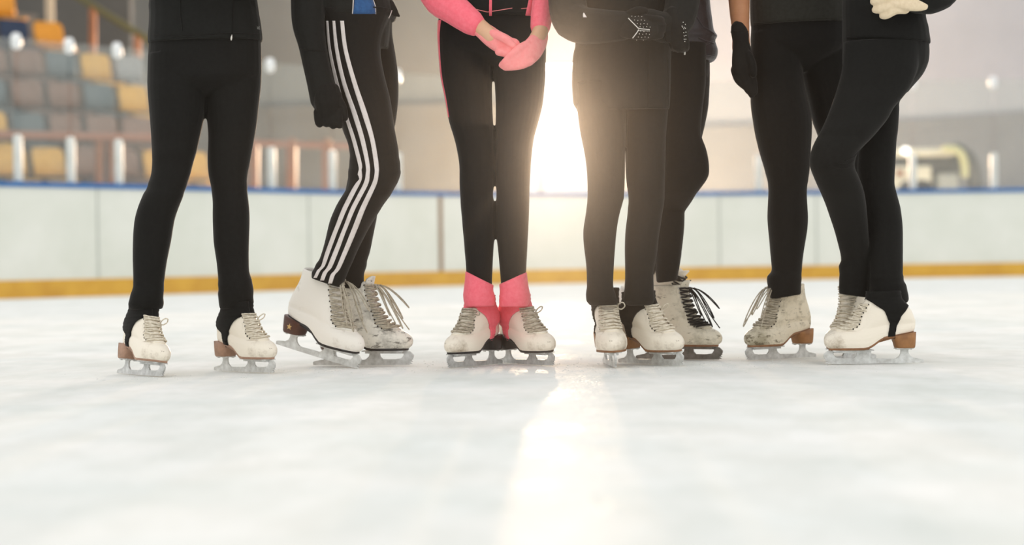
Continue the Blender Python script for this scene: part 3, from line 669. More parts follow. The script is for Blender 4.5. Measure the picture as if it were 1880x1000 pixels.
for i in range(12): gem(cx_ - 11 * i / 11, cy_ + 16 * (i / 11) ** .8, .0018)
for r_, (y, x0, n_) in enumerate(((30, 1160, 4), (37, 1165, 4), (43.5, 1170, 4), (49, 1175, 4), (57, 1176, 3), (62, 1174, 4), (67.5, 1172, 4), (73, 1169, 3))):
    for i in range(n_): gem(x0 + 6.1 * i, y + (i % 2) * .8, .0013)
b.build('rhinestones', M['crystal'], gv, True)
h2 = [ptube([(1238, 30, 5.655, .032), (1243, 52, 5.645, .038), (1247, 75, 5.65, .034)], flat=.7)]
for i, dx in enumerate((-13, -5, 4, 12)):
    h2.append(ptube([(1245 + dx, 70, 5.645, .012), (1247 + dx, 82, 5.65, .0115), (1249 + dx * .9, 92 - abs(i - 1.5) * 2, 5.67, .010)], n=10))
h2.append(ptube([(1228, 45, 5.63, .014), (1224, 60, 5.625, .012), (1226, 72, 5.63, .010)], n=10))
gv2 = remesh(h2, 'glove', M['black'], p4, .003, 2)
B2 = bvh(gv2); b = MB()
for i, (x, y) in enumerate(((1252, 33), (1254, 41), (1258, 45), (1253, 50), (1256, 50), (1258, 52), (1255, 60), (1259, 59), (1256, 66), (1259, 65), (1256, 72), (1259, 72), (1265, 60), (1265, 65), (1257, 76), (1255, 53), (1252, 48))): gem(x, y, .0016, B2)
if b.v: b.build('rhinestones', M['crystal'], gv2, True)
skate(p4, 1119, 671, (.07, -.998), M['leather_clean'], M['sole_tan'], M['heel_tan'], M['lace_white'], M['blade_white'], 'cream skate pointing straight out with many tight laces', scale=1.08, roll=2, cover=(M['black'], BK2, FR3, .215))
skate(p4, 1193, 669, (.58, -.81), M['leather_clean'], M['sole_tan'], M['heel_tan'], M['lace_white'], M['blade_white'], 'cream skate turned sideways, snow packed on its blade', scale=1.03, roll=5, cover=(M['black'], BK2, FR3, .215))

# ---- skater five: behind, one heel raised, purple jacket
P5F = [(80, 1200, 1303, 6.18), (118, 1200, 1303, 6.18), (150, 1200, 1303, 6.18), (180, 1200, 1301.5, 6.17), (200, 1200, 1300, 6.17), (222, 1202, 1296, 6.16), (252, 1202, 1289, 6.15), (300, 1200, 1276, 6.14), (340, 1198, 1264, 6.13), (380, 1198, 1257.5, 6.13), (400, 1199, 1256.8, 6.12), (420, 1200, 1256, 6.12), (450, 1202, 1253, 6.12), (480, 1203, 1249, 6.12), (500, 1204, 1246, 6.12), (517, 1205, 1244, 6.12, 1, -.1)]
P5N = [(80, 1190, 1296, 6.06, .8), (150, 1195, 1296, 6.04, .8), (200, 1200, 1290, 6.03, .8), (240, 1205, 1287, 6.02, .8), (255, 1208, 1289, 6.02, .8), (270, 1212, 1295, 6.02, .8), (290, 1214, 1300, 6.02, .8), (310, 1214, 1302, 6.02, .8), (325, 1212, 1300.5, 6.03, .8), (340, 1208, 1291, 6.04, .8), (355, 1203, 1280, 6.06, .8), (370, 1197, 1270.5, 6.09, .8), (385, 1190, 1260, 6.12, .75), (403, 1182, 1248, 6.15, .75), (430, 1172, 1236, 6.19, .7), (455, 1164, 1222, 6.22, .7), (478, 1158, 1209, 6.25, .7, 0), (495, 1156, 1204, 6.27, .7, .0), (505, 1156, 1202, 6.28, .7, .0)]
P5H = [(-20, 1190, 1300), (30, 1185, 1304), (70, 1188, 1304), (110, 1192, 1302), (140, 1200, 1300)]
lk = [(P5F, K(k=1)), (P5N, K())]
t5 = [(P5H, K(Y=6.13, k=.8)), ([(0, 1190, 1302), (-70, 1200, 1290), (-140, 1190, 1300), (-185, 1180, 1312), (-205, 1225, 1265)], K(Y=6.13, k=.8))]
p5 = person('person in dark purple jacket, one knee bent, standing behind the folded-arms skater', 6.13, lk, t5, head=(1255, 6.13, -350, 1))
le5 = remesh([rows(P5F, k=1.04, wr=((460, 517, 1.2, 10),)), rows(P5N, wr=((325, 365, 2.0, 11),)), rows(P5H, Y=6.13, k=.84)], 'trousers', M['brown_black'], p5)
J5 = [(106, 1188, 1309, 6.13, .9, .16), (100, 1184, 1315, 6.13, .92, .14), (88, 1184, 1318, 6.13, .92, .1), (76, 1186, 1312, 6.13, .92), (69, 1186, 1317.5, 6.13, .92), (60, 1186, 1311, 6.13, .9), (35, 1186, 1307, 6.13), (0, 1186, 1303, 6.13), (-70, 1190, 1300, 6.13), (-140, 1180, 1308, 6.13), (-185, 1172, 1318, 6.13), (-207, 1225, 1270, 6.13)]
j5 = remesh([rows(J5, k=.9), ptube([(1300, -180, 6.13, .055), (1312, -90, 6.1, .05), (1300, -40, 5.98, .045), (1260, -60, 5.95, .04)])], 'jacket', M['purple'], p5)
B = bvh(j5)
for pl_ in ([(1275, 25), (1290, 48), (1310, 62)], [(1280, 92), (1295, 82), (1312, 74)], [(1270, 98), (1290, 98), (1312, 102)], [(1283, 70), (1296, 76), (1310, 80)]): seam(B, 'crease', pl_, M['purple'], j5, .0028)
q = hit(B, 1262, 92, .001)
ob('zip_pull', *ptube([(1257, 91, 5.86, .0026), (1257, 99, 5.86, .0034)], n=8, sub=2), M['metal'], j5)
skate(p5, 1244, 660, (.87, -.49), M['leather_worn'], M['sole_tan'], M['heel_tan'], M['lace_black'], M['blade_dark'], 'worn cream skate with black laces and silver hooks', scale=1.0, bow=True, hooks=True)
skate(p5, 1240, 657, (.88, -.47), M['leather_clean'], M['leather_white'], M['leather_white'], M['lace_black'], M['blade_dark'], 'cream skate with raised heel resting on its toe pick', scale=1.04, pitch=33, pivot=.165)

# ---- skater six: charcoal T-shirt, bare forearm
P6L = [(60, 1379, 1468, 6.1), (100, 1378, 1470, 6.1), (140, 1377.5, 1474, 6.1), (178, 1378, 1481, 6.1), (200, 1379.5, 1486, 6.1), (220, 1382.5, 1489.5, 6.1), (240, 1385.5, 1490, 6.1), (260, 1390, 1489, 6.1), (280, 1395, 1487.8, 6.1), (300, 1401, 1487, 6.1), (320, 1406.5, 1485, 6.1), (340, 1410.5, 1481.7, 6.1), (360, 1410.5, 1480.8, 6.1), (380, 1409.5, 1482, 6.1), (400, 1409, 1483, 6.1), (420, 1410.5, 1482, 6.1), (440, 1412.5, 1479, 6.1), (460, 1414, 1475.7, 6.1), (480, 1416, 1473, 6.1), (498, 1416.5, 1471.8, 6.1), (506, 1408.5, 1472, 6.1), (520, 1408.5, 1471.6, 6.1), (530, 1411, 1471, 6.1), (544, 1413.5, 1470.5, 6.1, 1, -.13)]
P6R = [(60, 1465, 1555, 6.12), (100, 1466, 1560, 6.14), (140, 1473, 1565, 6.16), (180, 1482, 1570, 6.18), (225, 1493, 1575, 6.18), (247, 1501.5, 1580, 6.18), (300, 1515, 1585, 6.2), (350, 1525, 1590, 6.22), (400, 1535, 1594, 6.25), (450, 1542, 1594, 6.28), (500, 1546, 1592, 6.32), (535, 1548, 1590, 6.33)]
P6H = [(-20, 1378, 1550), (20, 1378, 1555), (50, 1379, 1556), (82, 1379, 1556), (98, 1398, 1545), (112, 1425, 1525), (124, 1448, 1500), (133, 1462, 1482)]
lk = [(P6L, K(k=1)), (P6R, K(k=1))]
t6 = [(P6H, K(Y=6.11, k=.64)), ([(0, 1378, 1553), (-70, 1388, 1540), (-140, 1378, 1550), (-180, 1365, 1562), (-200, 1435, 1495)], K(Y=6.11, k=.62))]
p6 = person('person in charcoal shirt with bare forearm and black glove hanging at the side', 6.11, lk, t6, extra=[ptube([(1378, -165, 6.08, .05), (1362, -90, 6.05, .042), (1357, -20, 6.02, .036), (1358, 25, 6.01, .031), (1360, 62, 6.0, .027), (1361, 90, 6.0, .03)])], skin='skin_tan', head=(1465, 6.11, -345, 0), voxel=.007)
le6 = remesh([rows(P6L, k=1.03, wr=((325, 345, .8, 8), (492, 544, 1.2, 9))), rows(P6R, k=1.03), rows(P6H, Y=6.11, k=.68)], 'leggings', M['brown_black'], p6)
B = bvh(le6)
J6 = [(46, 1379, 1556, 6.11, .74, -.02), (40, 1378, 1557, 6.11, .76, -.02), (0, 1377, 1556, 6.11, .74), (-60, 1382, 1550, 6.11, .72), (-130, 1376, 1556, 6.11, .72), (-178, 1362, 1568, 6.11, .7), (-200, 1430, 1502, 6.11, .66)]
j6 = remesh([rows(J6), ptube([(1378, -168, 6.08, .062), (1364, -110, 6.05, .058), (1360, -70, 6.03, .055)]), ptube([(1555, -168, 6.1, .062), (1590, -120, 6.1, .055), (1620, -90, 6.08, .05)])], 'shirt', M['charcoal'], p6)
B = bvh(j6)
seam(B, 'hem_seam', [(1382, 41), (1420, 43), (1465, 43), (1510, 40), (1545, 34)], M['charcoal'], j6, .0013)
Yg = 5.99
g = [ptube([(1357, 55, Yg, .0300), (1359, 64, Yg, .0305), (1361, 80, Yg, .0295), (1363, 100, Yg, .036), (1365, 122, Yg, .040), (1368, 136, Yg, .036)], flat=.8)]
for i, (a, c, e) in enumerate((((1349, 128), (1355, 146), (1366, 158)), ((1359, 132), (1366, 152), (1374, 167)), ((1369, 132), (1375, 155), (1380, 174)), ((1378, 130), (1383, 150), (1386, 168)))):
    g.append(ptube([(a[0], a[1], Yg, .0135), (c[0], c[1], Yg - .01, .0125), (e[0], e[1], Yg - .005, .0105)], n=10))
g.append(ptube([(1372, 100, Yg - .02, .015), (1381, 118, Yg - .03, .0135), (1383, 136, Yg - .03, .0115)], n=10))
gv = remesh(g, 'glove', M['brown_black'], p6, .003, 2)
B = bvh(gv)
seam(B, 'glove_cuff_edge', [(1341, 59), (1350, 57), (1362, 56), (1373, 58)], M['brown_black'], gv, .002)
skate(p6, 1436, 659, (-.81, -.58), M['leather_scuffed'], M['sole_tan'], M['heel_tan'], M['lace'], M['blade'], 'scuffed dirty cream skate with tan heel, toe to the left', scale=1.0, bow=True)
skate(p6, 1566, 651, (-.3, -.95), M['leather_scuffed'], M['sole_tan'], M['heel_tan'], M['lace'], M['blade'], None, scale=.97, full=False)

# ---- skater seven: knee crossed in front, cream glove on hip
P7A = [(75, 1549, 1690, 5.74, .55), (100, 1548, 1688, 5.73, .55), (130, 1545, 1684, 5.72, .55), (160, 1537, 1672, 5.71, .55), (182, 1530, 1656, 5.70, .6), (200, 1523.5, 1640.5, 5.69, .62), (220, 1515.5, 1629.5, 5.68, .64), (240, 1506, 1613.5, 5.67, .68), (250, 1500.5, 1605, 5.67, .7), (260, 1495.5, 1595.5, 5.665, .75), (272, 1490.5, 1583, 5.66, .8), (285, 1487, 1573, 5.66, .85), (297, 1486.5, 1569, 5.665, .9), (310, 1489, 1569, 5.67, .95), (330, 1497, 1578, 5.69, .95), (350, 1506, 1585, 5.71, .95), (370, 1514.5, 1589, 5.74, .95), (390, 1521.5, 1591, 5.77, .95), (420, 1531.5, 1593.5, 5.81, .95), (440, 1537, 1594.5, 5.83, .95), (460, 1542, 1595, 5.85, .95), (477, 1545, 1596, 5.87, .95), (487, 1540.5, 1597, 5.88, .95), (510, 1541, 1598, 5.89, .95), (530, 1540.5, 1598, 5.90, .95, .12), (543, 1541, 1598, 5.90, .95, .17)]
P7B = [(90, 1600, 1700, 5.86, .9), (140, 1598, 1680, 5.86, .9), (184, 1595, 1652.5, 5.86, .95), (200, 1592, 1650.7, 5.86, .95), (240, 1585, 1648, 5.86), (260, 1580, 1645.3, 5.86), (300, 1575, 1643.2, 5.86), (325, 1576, 1641.8, 5.86), (340, 1578, 1641.8, 5.86), (350, 1579, 1644, 5.86), (360, 1581, 1646.7, 5.86), (380, 1584, 1652, 5.86), (400, 1588, 1655, 5.86), (420, 1590, 1656.7, 5.86), (440, 1592, 1657, 5.86), (480, 1595, 1657, 5.85), (508, 1596.5, 1657.5, 5.85), (516, 1597, 1659, 5.85), (523, 1597, 1664, 5.85), (532, 1596.5, 1664, 5.85), (542, 1596, 1667, 5.85), (551, 1598, 1668, 5.85), (557, 1602, 1664, 5.85)]
P7H = [(-30, 1550, 1695), (0, 1548, 1696), (40, 1548, 1698), (70, 1548, 1703), (90, 1548, 1704.5), (105, 1548, 1704.5), (120, 1548, 1702), (140, 1552, 1692.5), (158, 1560, 1677), (172, 1570, 1665)]
lk = [(P7A, K()), (P7B, K(k=.95))]
t7 = [(P7H, K(Y=5.80, k=.85)), ([(0, 1550, 1695), (-70, 1560, 1680), (-140, 1555, 1690), (-185, 1545, 1700), (-205, 1600, 1650)], K(Y=5.80, k=.8))]
p7 = person('person in black top with one knee crossed forward and cream glove on hip', 5.8, lk, t7, head=(1620, 5.8, -375, -1))
le7 = remesh([rows(P7A, wr=((278, 300, 1.0, 8), (472, 540, 1.0, 11))), rows(P7B, k=.98, wr=((495, 550, 1.2, 12),)), rows(P7H, Y=5.80, k=.9)], 'leggings', M['black'], p7)
B = bvh(le7)
for pl_ in ([(1520, 303), (1545, 309), (1572, 304)], [(1535, 299), (1555, 302), (1575, 290)], [(1552, 294), (1568, 288), (1579, 275)]): seam(B, 'knee_fold', pl_, M['black'], le7, .003, -.0012)
J7 = [(80, 1549, 1706, 5.80, .95, .06), (76, 1548, 1706.5, 5.80, .97, .05), (69, 1548, 1705, 5.80, .97, .03), (50, 1548, 1702, 5.80, .96), (35, 1548, 1698, 5.80, .95), (0, 1548, 1697, 5.80, .95), (-60, 1555, 1686, 5.8, .95), (-130, 1550, 1692, 5.8, .95), (-185, 1540, 1705, 5.8, .9), (-207, 1598, 1652, 5.8, .8)]
j7 = remesh([rows(J7), ptube([(1690, -175, 5.80, .055), (1725, -95, 5.76, .050), (1735, -25, 5.72, .048), (1712, -2, 5.69, .043), (1690, 2, 5.665, .037), (1681, 4, 5.655, .034)]),
             ptube([(1560, -175, 5.82, .055), (1530, -130, 5.9, .05), (1490, -110, 5.96, .042)])], 'top', M['black'], p7)
B = bvh(j7)
seam(B, 'hem_seam', [(1556, 68), (1600, 72), (1650, 75), (1704, 76)], M['black'], j7, .0014)
Yh = 5.635
g = [ptube([(1686, 6, Yh + .01, .031), (1672, 5, Yh, .034), (1655, 3, Yh, .033), (1648, 2, Yh, .031)], flat=.55)]
for (a, c, e, r) in (((1662, -14), (1640, -14), (1606, -9), .0125), ((1656, -2), (1632, -2), (1604, 3), .0135), ((1656, 8), (1636, 10), (1607, 18), .0130), ((1662, 18), (1645, 19), (1620, 29), .0120)):
    g.append(ptube([(a[0], a[1], Yh, r * 1.05), (c[0], c[1], Yh - .008, r), (e[0] + 8, e[1] - 1, Yh, r * .93), (e[0], e[1], Yh + .008, r * .82)], n=12))
g.append(ptube([(1672, -12, Yh + .01, .015), (1684, -28, Yh + .05, .014), (1690, -40, Yh + .09, .012)], n=10))
remesh(g, 'glove', M['cream_glove'], p7, .0028, 2)
skate(p7, 1566, 662, (-.62, -.78), M['leather_clean'], M['sole_tan'], M['heel_tan'], M['lace_white'], M['blade'], 'cream skate behind its pair, laces facing forward', scale=1.0)
skate(p7, 1607, 668, (-.998, -.06), M['leather_clean'], M['sole_tan'], M['heel_tan'], M['lace_white'], M['blade_white'], 'cream skate seen side on with tan heel and black strap', scale=1.0, shr=.26, cover=(M['black'], BK, FR, .215))

# ------------------------------------------------------------------ the rink
def mix_ice():
    m = bpy.data.materials.new('rink_ice'); m.use_nodes = True; nt = m.node_tree; nt.nodes.clear(); L = nt.links.new
    out = nt.nodes.new('ShaderNodeOutputMaterial'); tc = nt.nodes.new('ShaderNodeTexCoord')
    def noise(scale, det, st, rough=.6, rz=0):
        mp = nt.nodes.new('ShaderNodeMapping'); mp.inputs['Scale'].default_value = st; mp.inputs['Rotation'].default_value = (0, 0, rz); L(tc.outputs['Object'], mp.inputs['Vector'])
        n = nt.nodes.new('ShaderNodeTexNoise'); n.inputs['Scale'].default_value = scale; n.inputs['Detail'].default_value = det; n.inputs['Roughness'].default_value = rough
        L(mp.outputs[0], n.inputs['Vector']); return n
    a = noise(1.6, 5, (1, 1, 1)); c = noise(5, 6, (1.0, .45, 1), .7, .5); d = noise(60, 4, (1, .6, 1), .7)
    r = nt.nodes.new('ShaderNodeValToRGB'); r.color_ramp.elements[0].position = .36; r.color_ramp.elements[1].position = .6
    r.color_ramp.elements[0].color = lin((232, 235, 232)); r.color_ramp.elements[1].color = lin((243, 243, 240)); L(a.outputs['Fac'], r.inputs['Fac'])
    r2 = nt.nodes.new('ShaderNodeValToRGB'); r2.color_ramp.elements[0].position = .4; r2.color_ramp.elements[1].position = .62
    r2.color_ramp.elements[0].color = lin((226, 227, 222)); r2.color_ramp.elements[1].color = (1, 1, 1, 1); L(c.outputs['Fac'], r2.inputs['Fac'])
    mx = nt.nodes.new('ShaderNodeMix'); mx.data_type = 'RGBA'; mx.blend_type = 'MULTIPLY'; mx.inputs['Factor'].default_value = .4
    L(r.outputs[0], mx.inputs[6]); L(r2.outputs[0], mx.inputs[7])
    df = nt.nodes.new('ShaderNodeBsdfDiffuse'); L(mx.outputs[2], df.inputs['Color'])
    gl = nt.nodes.new('ShaderNodeBsdfGlossy'); gl.inputs['Color'].default_value = (.95, .97, 1, 1)
    mr = nt.nodes.new('ShaderNodeMapRange'); mr.inputs['From Min'].default_value = .35; mr.inputs['From Max'].default_value = .65; mr.inputs['To Min'].default_value = .22; mr.inputs['To Max'].default_value = .5
    L(c.outputs['Fac'], mr.inputs['Value']); L(mr.outputs[0], gl.inputs['Roughness'])
    ms = nt.nodes.new('ShaderNodeMixShader'); L(df.outputs[0], ms.inputs[1]); L(gl.outputs[0], ms.inputs[2])
    mf = nt.nodes.new('ShaderNodeMapRange'); mf.inputs['From Min'].default_value = .35; mf.inputs['From Max'].default_value = .65; mf.inputs['To Min'].default_value = ICE_GLOSS; mf.inputs['To Max'].default_value = ICE_GLOSS * .35
    L(a.outputs['Fac'], mf.inputs['Value']); L(mf.outputs[0], ms.inputs['Fac'])
    bp = nt.nodes.new('ShaderNodeBump'); bp.inputs['Strength'].default_value = .25; bp.inputs['Distance'].default_value = .004; L(d.outputs['Fac'], bp.inputs['Height'])
    bp2 = nt.nodes.new('ShaderNodeBump'); bp2.inputs['Strength'].default_value = .6; bp2.inputs['Distance'].default_value = .02; L(c.outputs['Fac'], bp2.inputs['Height']); L(bp.outputs[0], bp2.inputs['Normal'])
    L(bp2.outputs[0], gl.inputs['Normal']); L(bp.outputs[0], df.inputs['Normal'])
    L(ms.outputs[0], out.inputs['Surface']); return m
ICE_GLOSS = .012; FLARE_D = .00135; FLARE_G = .955
fl = MB().box(-30, 34, -6, 46, -.2, 0).build('floor', mix_ice()); tag(fl, 'white skated ice with faint scratches and snow', 'ice', kind='structure')

# dasher boards: plan curve measured from the photo, carried on round the corner
pts = [(-11.2, 9.0), (-9.5, 12.4), (-7.6, 15.4), (-6.2, 17.1), (-4.83, 18.5), (-3.9, 19.6), (-2.9, 20.9), (-1.6, 22.5), (0.0, 23.7), (1.9, 24.3), (4.0, 24.6), (6.5, 24.8), (9.5, 25.0), (16, 25.2)]
CRV = [crom(pts, i / 8) for i in range((len(pts) - 1) * 8 + 1)]
def band(z0, z1, t0, t1):                 # extruded along the curve between offsets t0, t1 away from the rink
    rg = []
    for i, (x, y) in enumerate(CRV):
        a = CRV[max(i - 1, 0)]; b = CRV[min(i + 1, len(CRV) - 1)]; t = Vector((b[0] - a[0], b[1] - a[1])).normalized(); n = Vector((-t.y, t.x))
        rg.append([Vector((x + n.x * o, y + n.y * o, z)) for o, z in ((t0, z0), (t1, z0), (t1, z1), (t0, z1))])
    return loft(rg)
M['board'] = mat('white_board_panel', (234, 235, 227), rough=.28, spec=.45, rgb2=(220, 223, 212), nscale=1.3, lo=.3, hi=.7)
M['kick'] = mat('yellow_kickplate', (222, 172, 58), rough=.4, rgb2=(205, 152, 44), nscale=3)
M['cap'] = mat('blue_cap_rail', (24, 108, 176), rough=.4, rgb2=(20, 94, 158), nscale=3)
M['joint'] = mat('brown_panel_joint', (150, 120, 92), rough=.6, rgb2=(130, 104, 80))
M['joint_pale'] = mat('pale_panel_joint', (196, 200, 192), rough=.6, rgb2=(186, 190, 182))
br = ob('rink_boards', *band(.17, 1.07, 0, .10), M['board'], None, False); tag(br, 'curved white dasher boards around the ice', 'rink boards')
ob('kickplate', *band(.0, .175, -.012, .10), M['kick'], br, False)
ob('cap_rail', *band(1.065, 1.115, -.02, .13), M['cap'], br, False)
def onboard(px):                          # board position seen at a pixel column
    best = None
    for i in range(len(CRV) - 1):
        for k in range(8):
            u = k / 8; x = CRV[i][0] * (1 - u) + CRV[i + 1][0] * u; y = CRV[i][1] * (1 - u) + CRV[i + 1][1] * u
            p = CX + F * x / y
            if best is None or abs(p - px) < best[0]:
                t = Vector((CRV[i + 1][0] - CRV[i][0], CRV[i + 1][1] - CRV[i][1])).normalized(); best = (abs(p - px), x, y, t)
    return best[1:]
for px, w, m_ in ((810, .055, 'joint'), (180, .02, 'joint_pale'), (570, .02, 'joint_pale'), (1320, .02, 'joint_pale'), (1500, .02, 'joint_pale')):
    x, y, t = onboard(px); Mx = Matrix.Translation((x, y, 0)) @ Matrix.Rotation(math.atan2(t.y, t.x), 4, 'Z')
    MB().box(-w / 2, w / 2, -.008, .02, .0 if m_ == 'joint' else .18, 1.06, Mx).build('panel_joint', M[m_], br)
# glass posts on the cap, clamps at the top, panes between
M['post'] = mat('white_post', (226, 228, 224), rough=.45, rgb2=(214, 216, 210), nscale=6)
M['clamp'] = mat('white_clamp', (244, 246, 246), rough=.3, rgb2=(236, 238, 238))
def glass_mat():
    m = bpy.data.materials.new('rink_glass'); m.use_nodes = True; nt = m.node_tree; nt.nodes.clear(); L = nt.links.new
    out = nt.nodes.new('ShaderNodeOutputMaterial'); tr = nt.nodes.new('ShaderNodeBsdfTransparent'); tr.inputs['Color'].default_value = (.96, .98, .97, 1)
    df = nt.nodes.new('ShaderNodeBsdfDiffuse'); df.inputs['Color'].default_value = (.62, .62, .6, 1)
    n = nt.nodes.new('ShaderNodeTexNoise'); n.inputs['Scale'].default_value = 2; tc = nt.nodes.new('ShaderNodeTexCoord'); L(tc.outputs['Object'], n.inputs['Vector'])
    mr = nt.nodes.new('ShaderNodeMapRange'); mr.inputs['To Min'].default_value = .06; mr.inputs['To Max'].default_value = .22; L(n.outputs['Fac'], mr.inputs['Value'])
    ms = nt.nodes.new('ShaderNodeMixShader'); L(mr.outputs[0], ms.inputs['Fac']); L(tr.outputs[0], ms.inputs[1]); L(df.outputs[0], ms.inputs[2])
    L(ms.outputs[0], out.inputs['Surface']); return m
M['glass'] = glass_mat()
cols = [-60, 42, 138, 228, 322, 412, 507, 620, 738, 868, 1000, 1130, 1262, 1397, 1537, 1682, 1828, 1975]
where = {42: 'nearest the left end of the photo', 138: 'second from the left end of the boards', 228: 'just left of the leftmost skater', 322: 'behind the leftmost skater', 412: 'between the leftmost skater\'s legs', 507: 'between the leftmost and striped skaters', 620: 'just left of the striped trousers\' knee', 738: 'just right of the striped trousers\' knee',
         868: 'behind the pink-gloved skater', 1000: 'in front of the bright opening', 1130: 'behind the folded-arms skater', 1262: 'behind the purple-jacket skater', 1397: 'left of the charcoal-shirt skater\'s knee', 1537: 'behind the crossed knee', 1682: 'in front of the ice resurfacer', 1828: 'rightmost, alone against the grey wall', -60: 'x', 1975: 'x'}
first = None; pos = []
for i, px in enumerate(cols):
    x, y, t = onboard(px); a = math.atan2(t.y, t.x); n = Vector((-t.y, t.x)); c = Vector((x + n.x * .05, y + n.y * .05, 1.115)); pos.append((c, a))
    if px in (-60, 1975): continue
    if first is None:
        first = empty('glass_post', c, a)
        hgt = .45
        v = []
        rr = [[Vector((w * math.cos(q), w * math.sin(q), z)) for q in (2 * PI * j / 14 for j in range(14))] for z, w in ((0, .042), (.01, .045), (.42, .045), (.445, .038), (.455, .015))]
        o1 = ob('post_sleeve', *loft(rr), M['post'], first)
        rr = [[Vector((w * math.cos(q), w * math.sin(q), z)) for q in (2 * PI * j / 12 for j in range(12))] for z, w in ((1.26, .02), (1.28, .05), (1.36, .055), (1.41, .04), (1.42, .015))]
        o2 = ob('glass_clamp', *loft(rr), M['clamp'], first)
        r_ = first; kids = [o1, o2]
    else:
        r_ = first.copy(); COL.objects.link(r_); r_.location = c; r_.rotation_euler = (0, 0, a)
        for kk in kids: k2 = kk.copy(); COL.objects.link(k2); k2.parent = r_
    tag(r_, 'short white post on the blue rail, ' + where[px], 'post', 'white glass posts along the boards')
for i in range(len(pos) - 1):
    (c0, a0), (c1, a1) = pos[i], pos[i + 1]; d = c1 - c0; ln = d.length; a = math.atan2(d.y, d.x)
    o = MB().box(.012, ln - .012, -.006, .006, 0.002, 1.37).build('safety_glass', M['glass']); o.location = c0; o.rotation_euler = (0, 0, a)
    def wn(k): return where[cols[k]] if 0 < k < len(cols) - 1 else None
    lb = ('clear rink glass pane right of the post ' + wn(i)) if wn(i) else 'clear rink glass pane at the left edge of the photo'
    tag(o, lb.replace('\'s', ''), 'glass pane', 'glass panes along the boards')

# ------------------------------------------------------------------ hall behind the boards
M['wall_light'] = mat('light_grey_wall', (168, 172, 180), rough=.8, rgb2=(160, 164, 172), nscale=.5)
M['wall_mid'] = mat('mid_grey_wall', (102, 107, 108), rough=.8, rgb2=(94, 99, 100), nscale=.6)
M['dado'] = mat('dark_grey_dado', (128, 130, 134), rough=.8, rgb2=(120, 122, 126), nscale=.6); M['dado_left'] = mat('warm_grey_dado', (88, 86, 82), rough=.8, rgb2=(78, 78, 76), nscale=.5)
M['dark'] = mat('dark_grey_cladding', (82, 82, 80), rough=.7, rgb2=(72, 72, 70), nscale=.8)
M['frame'] = mat('window_frame_grey', (150, 150, 146), rough=.5, rgb2=(140, 140, 136))
YW = 40.0
def wx(px, Y): return (PT(px, 300, Y)).x
def wz(px, py, Y): return PT(px, py, Y).z
xa, xb_ = wx(958, YW), wx(1092, YW); z0, z1 = wz(1020, 357, YW), wz(1020, 118, YW)
HT = 12.0
w = MB()
w.box(-26, xa, YW, YW + .3, 0, HT); w.box(xb_, 30, YW, YW + .3, 0, HT); w.box(xa, xb_, YW, YW + .3, 0, z0); w.box(xa, xb_, YW, YW + .3, z1, HT)
tag(w.build('wall_back', M['wall_light']), 'pale grey end wall of the hall', 'wall', kind='structure')
# darker lower cladding with a sloping top edge on the right, level on the left
xr0, xr1 = wx(1235, YW - .1), wx(1960, YW - .1)
v = [(xb_ + .1, 0), (30, 0), (30, wz(1950, 203, YW) + 1.2), (wx(1700, YW), wz(1700, 218, YW)), (wx(1300, YW), wz(1300, 222, YW) - .1), (xb_ + .1, wz(1100, 232, YW))]
vv = [Vector((x, YW - .08, z)) for x, z in v] + [Vector((x, YW, z)) for x, z in v]; n = len(v)
tag(ob('trim_1', vv, [tuple(range(n)), tuple(range(2 * n - 1, n - 1, -1))] + [(j, j + n, (j + 1) % n + n, (j + 1) % n) for j in range(n)], M['dado'], None, False), 'darker grey lower cladding on the end wall', 'cladding', kind='structure')
w = MB().box(-26, xa - .1, YW - .1, YW, 0, HT); w.build('wall_left', M['wall_mid']); 
bpy.data.objects['wall_left']['kind'] = 'structure'; bpy.data.objects['wall_left']['label'] = 'mid grey wall behind the stands'; bpy.data.objects['wall_left']['category'] = 'wall'
o = MB().box(-26, xa - .1, YW - .2, YW - .1, 0, wz(560, 195, YW)).build('trim_2', M['dado_left']); o['kind'] = 'structure'; o['label'] = 'grey lower cladding left of the bright opening'; o['category'] = 'cladding'
wf = MB(); t_ = .05
for (a, b_) in ((xa, xa + t_), (xb_ - t_, xb_)): wf.box(a, b_, YW - .02, YW + .2, z0, z1)
wf.box(xa, xb_, YW - .02, YW + .2, z1 - t_, z1); wf.box(xa, xb_, YW - .02, YW + .2, z0, z0 + t_)
o = wf.build('window_1', M['frame']); tag(o, 'tall bright opening with daylight behind', 'window', kind='structure')

# grandstand
M['conc'] = mat('grey_concrete_steps', (120, 118, 112), rough=.9, rgb2=(104, 102, 98), nscale=3)
SD = Vector((math.cos(math.radians(40)), math.sin(math.radians(40)), 0)); SN = Vector((-SD.y, SD.x, 0))
org = PT(0, 300, 24.0); org.z = 0
ROWS = 8
endpx = [470, 400, 300, 290, 282, 135, 50, 20]
def rowbase(k): b_ = org + Vector((0, .9 * k, 0)); return b_
def row_end(k):                            # distance along the row where it ends
    b_ = rowbase(k); s = -4.0
    while s < 20:
        p = b_ + SD * s
        if CX + F * p.x / p.y > endpx[k]: return s
        s += .05
    return s
st = MB()
for k in range(ROWS):
    b_ = rowbase(k); e = row_end(k); zt_ = .55 + .5 * k
    A = b_ + SD * -8 - SN * .28; Bp = b_ + SD * (e + .35) - SN * .28
    A2 = b_ + SD * -8 + SN * (.45 + .9); B2_ = b_ + SD * (e + .35) + SN * (.45 + .9)
    q = [A, Bp, B2_, A2]
    st.add(([Vector((p.x, p.y, 0)) for p in q] + [Vector((p.x, p.y, zt_)) for p in q], [(3, 2, 1, 0), (4, 5, 6, 7), (0, 1, 5, 4), (1, 2, 6, 5), (2, 3, 7, 6), (3, 0, 4, 7)]))
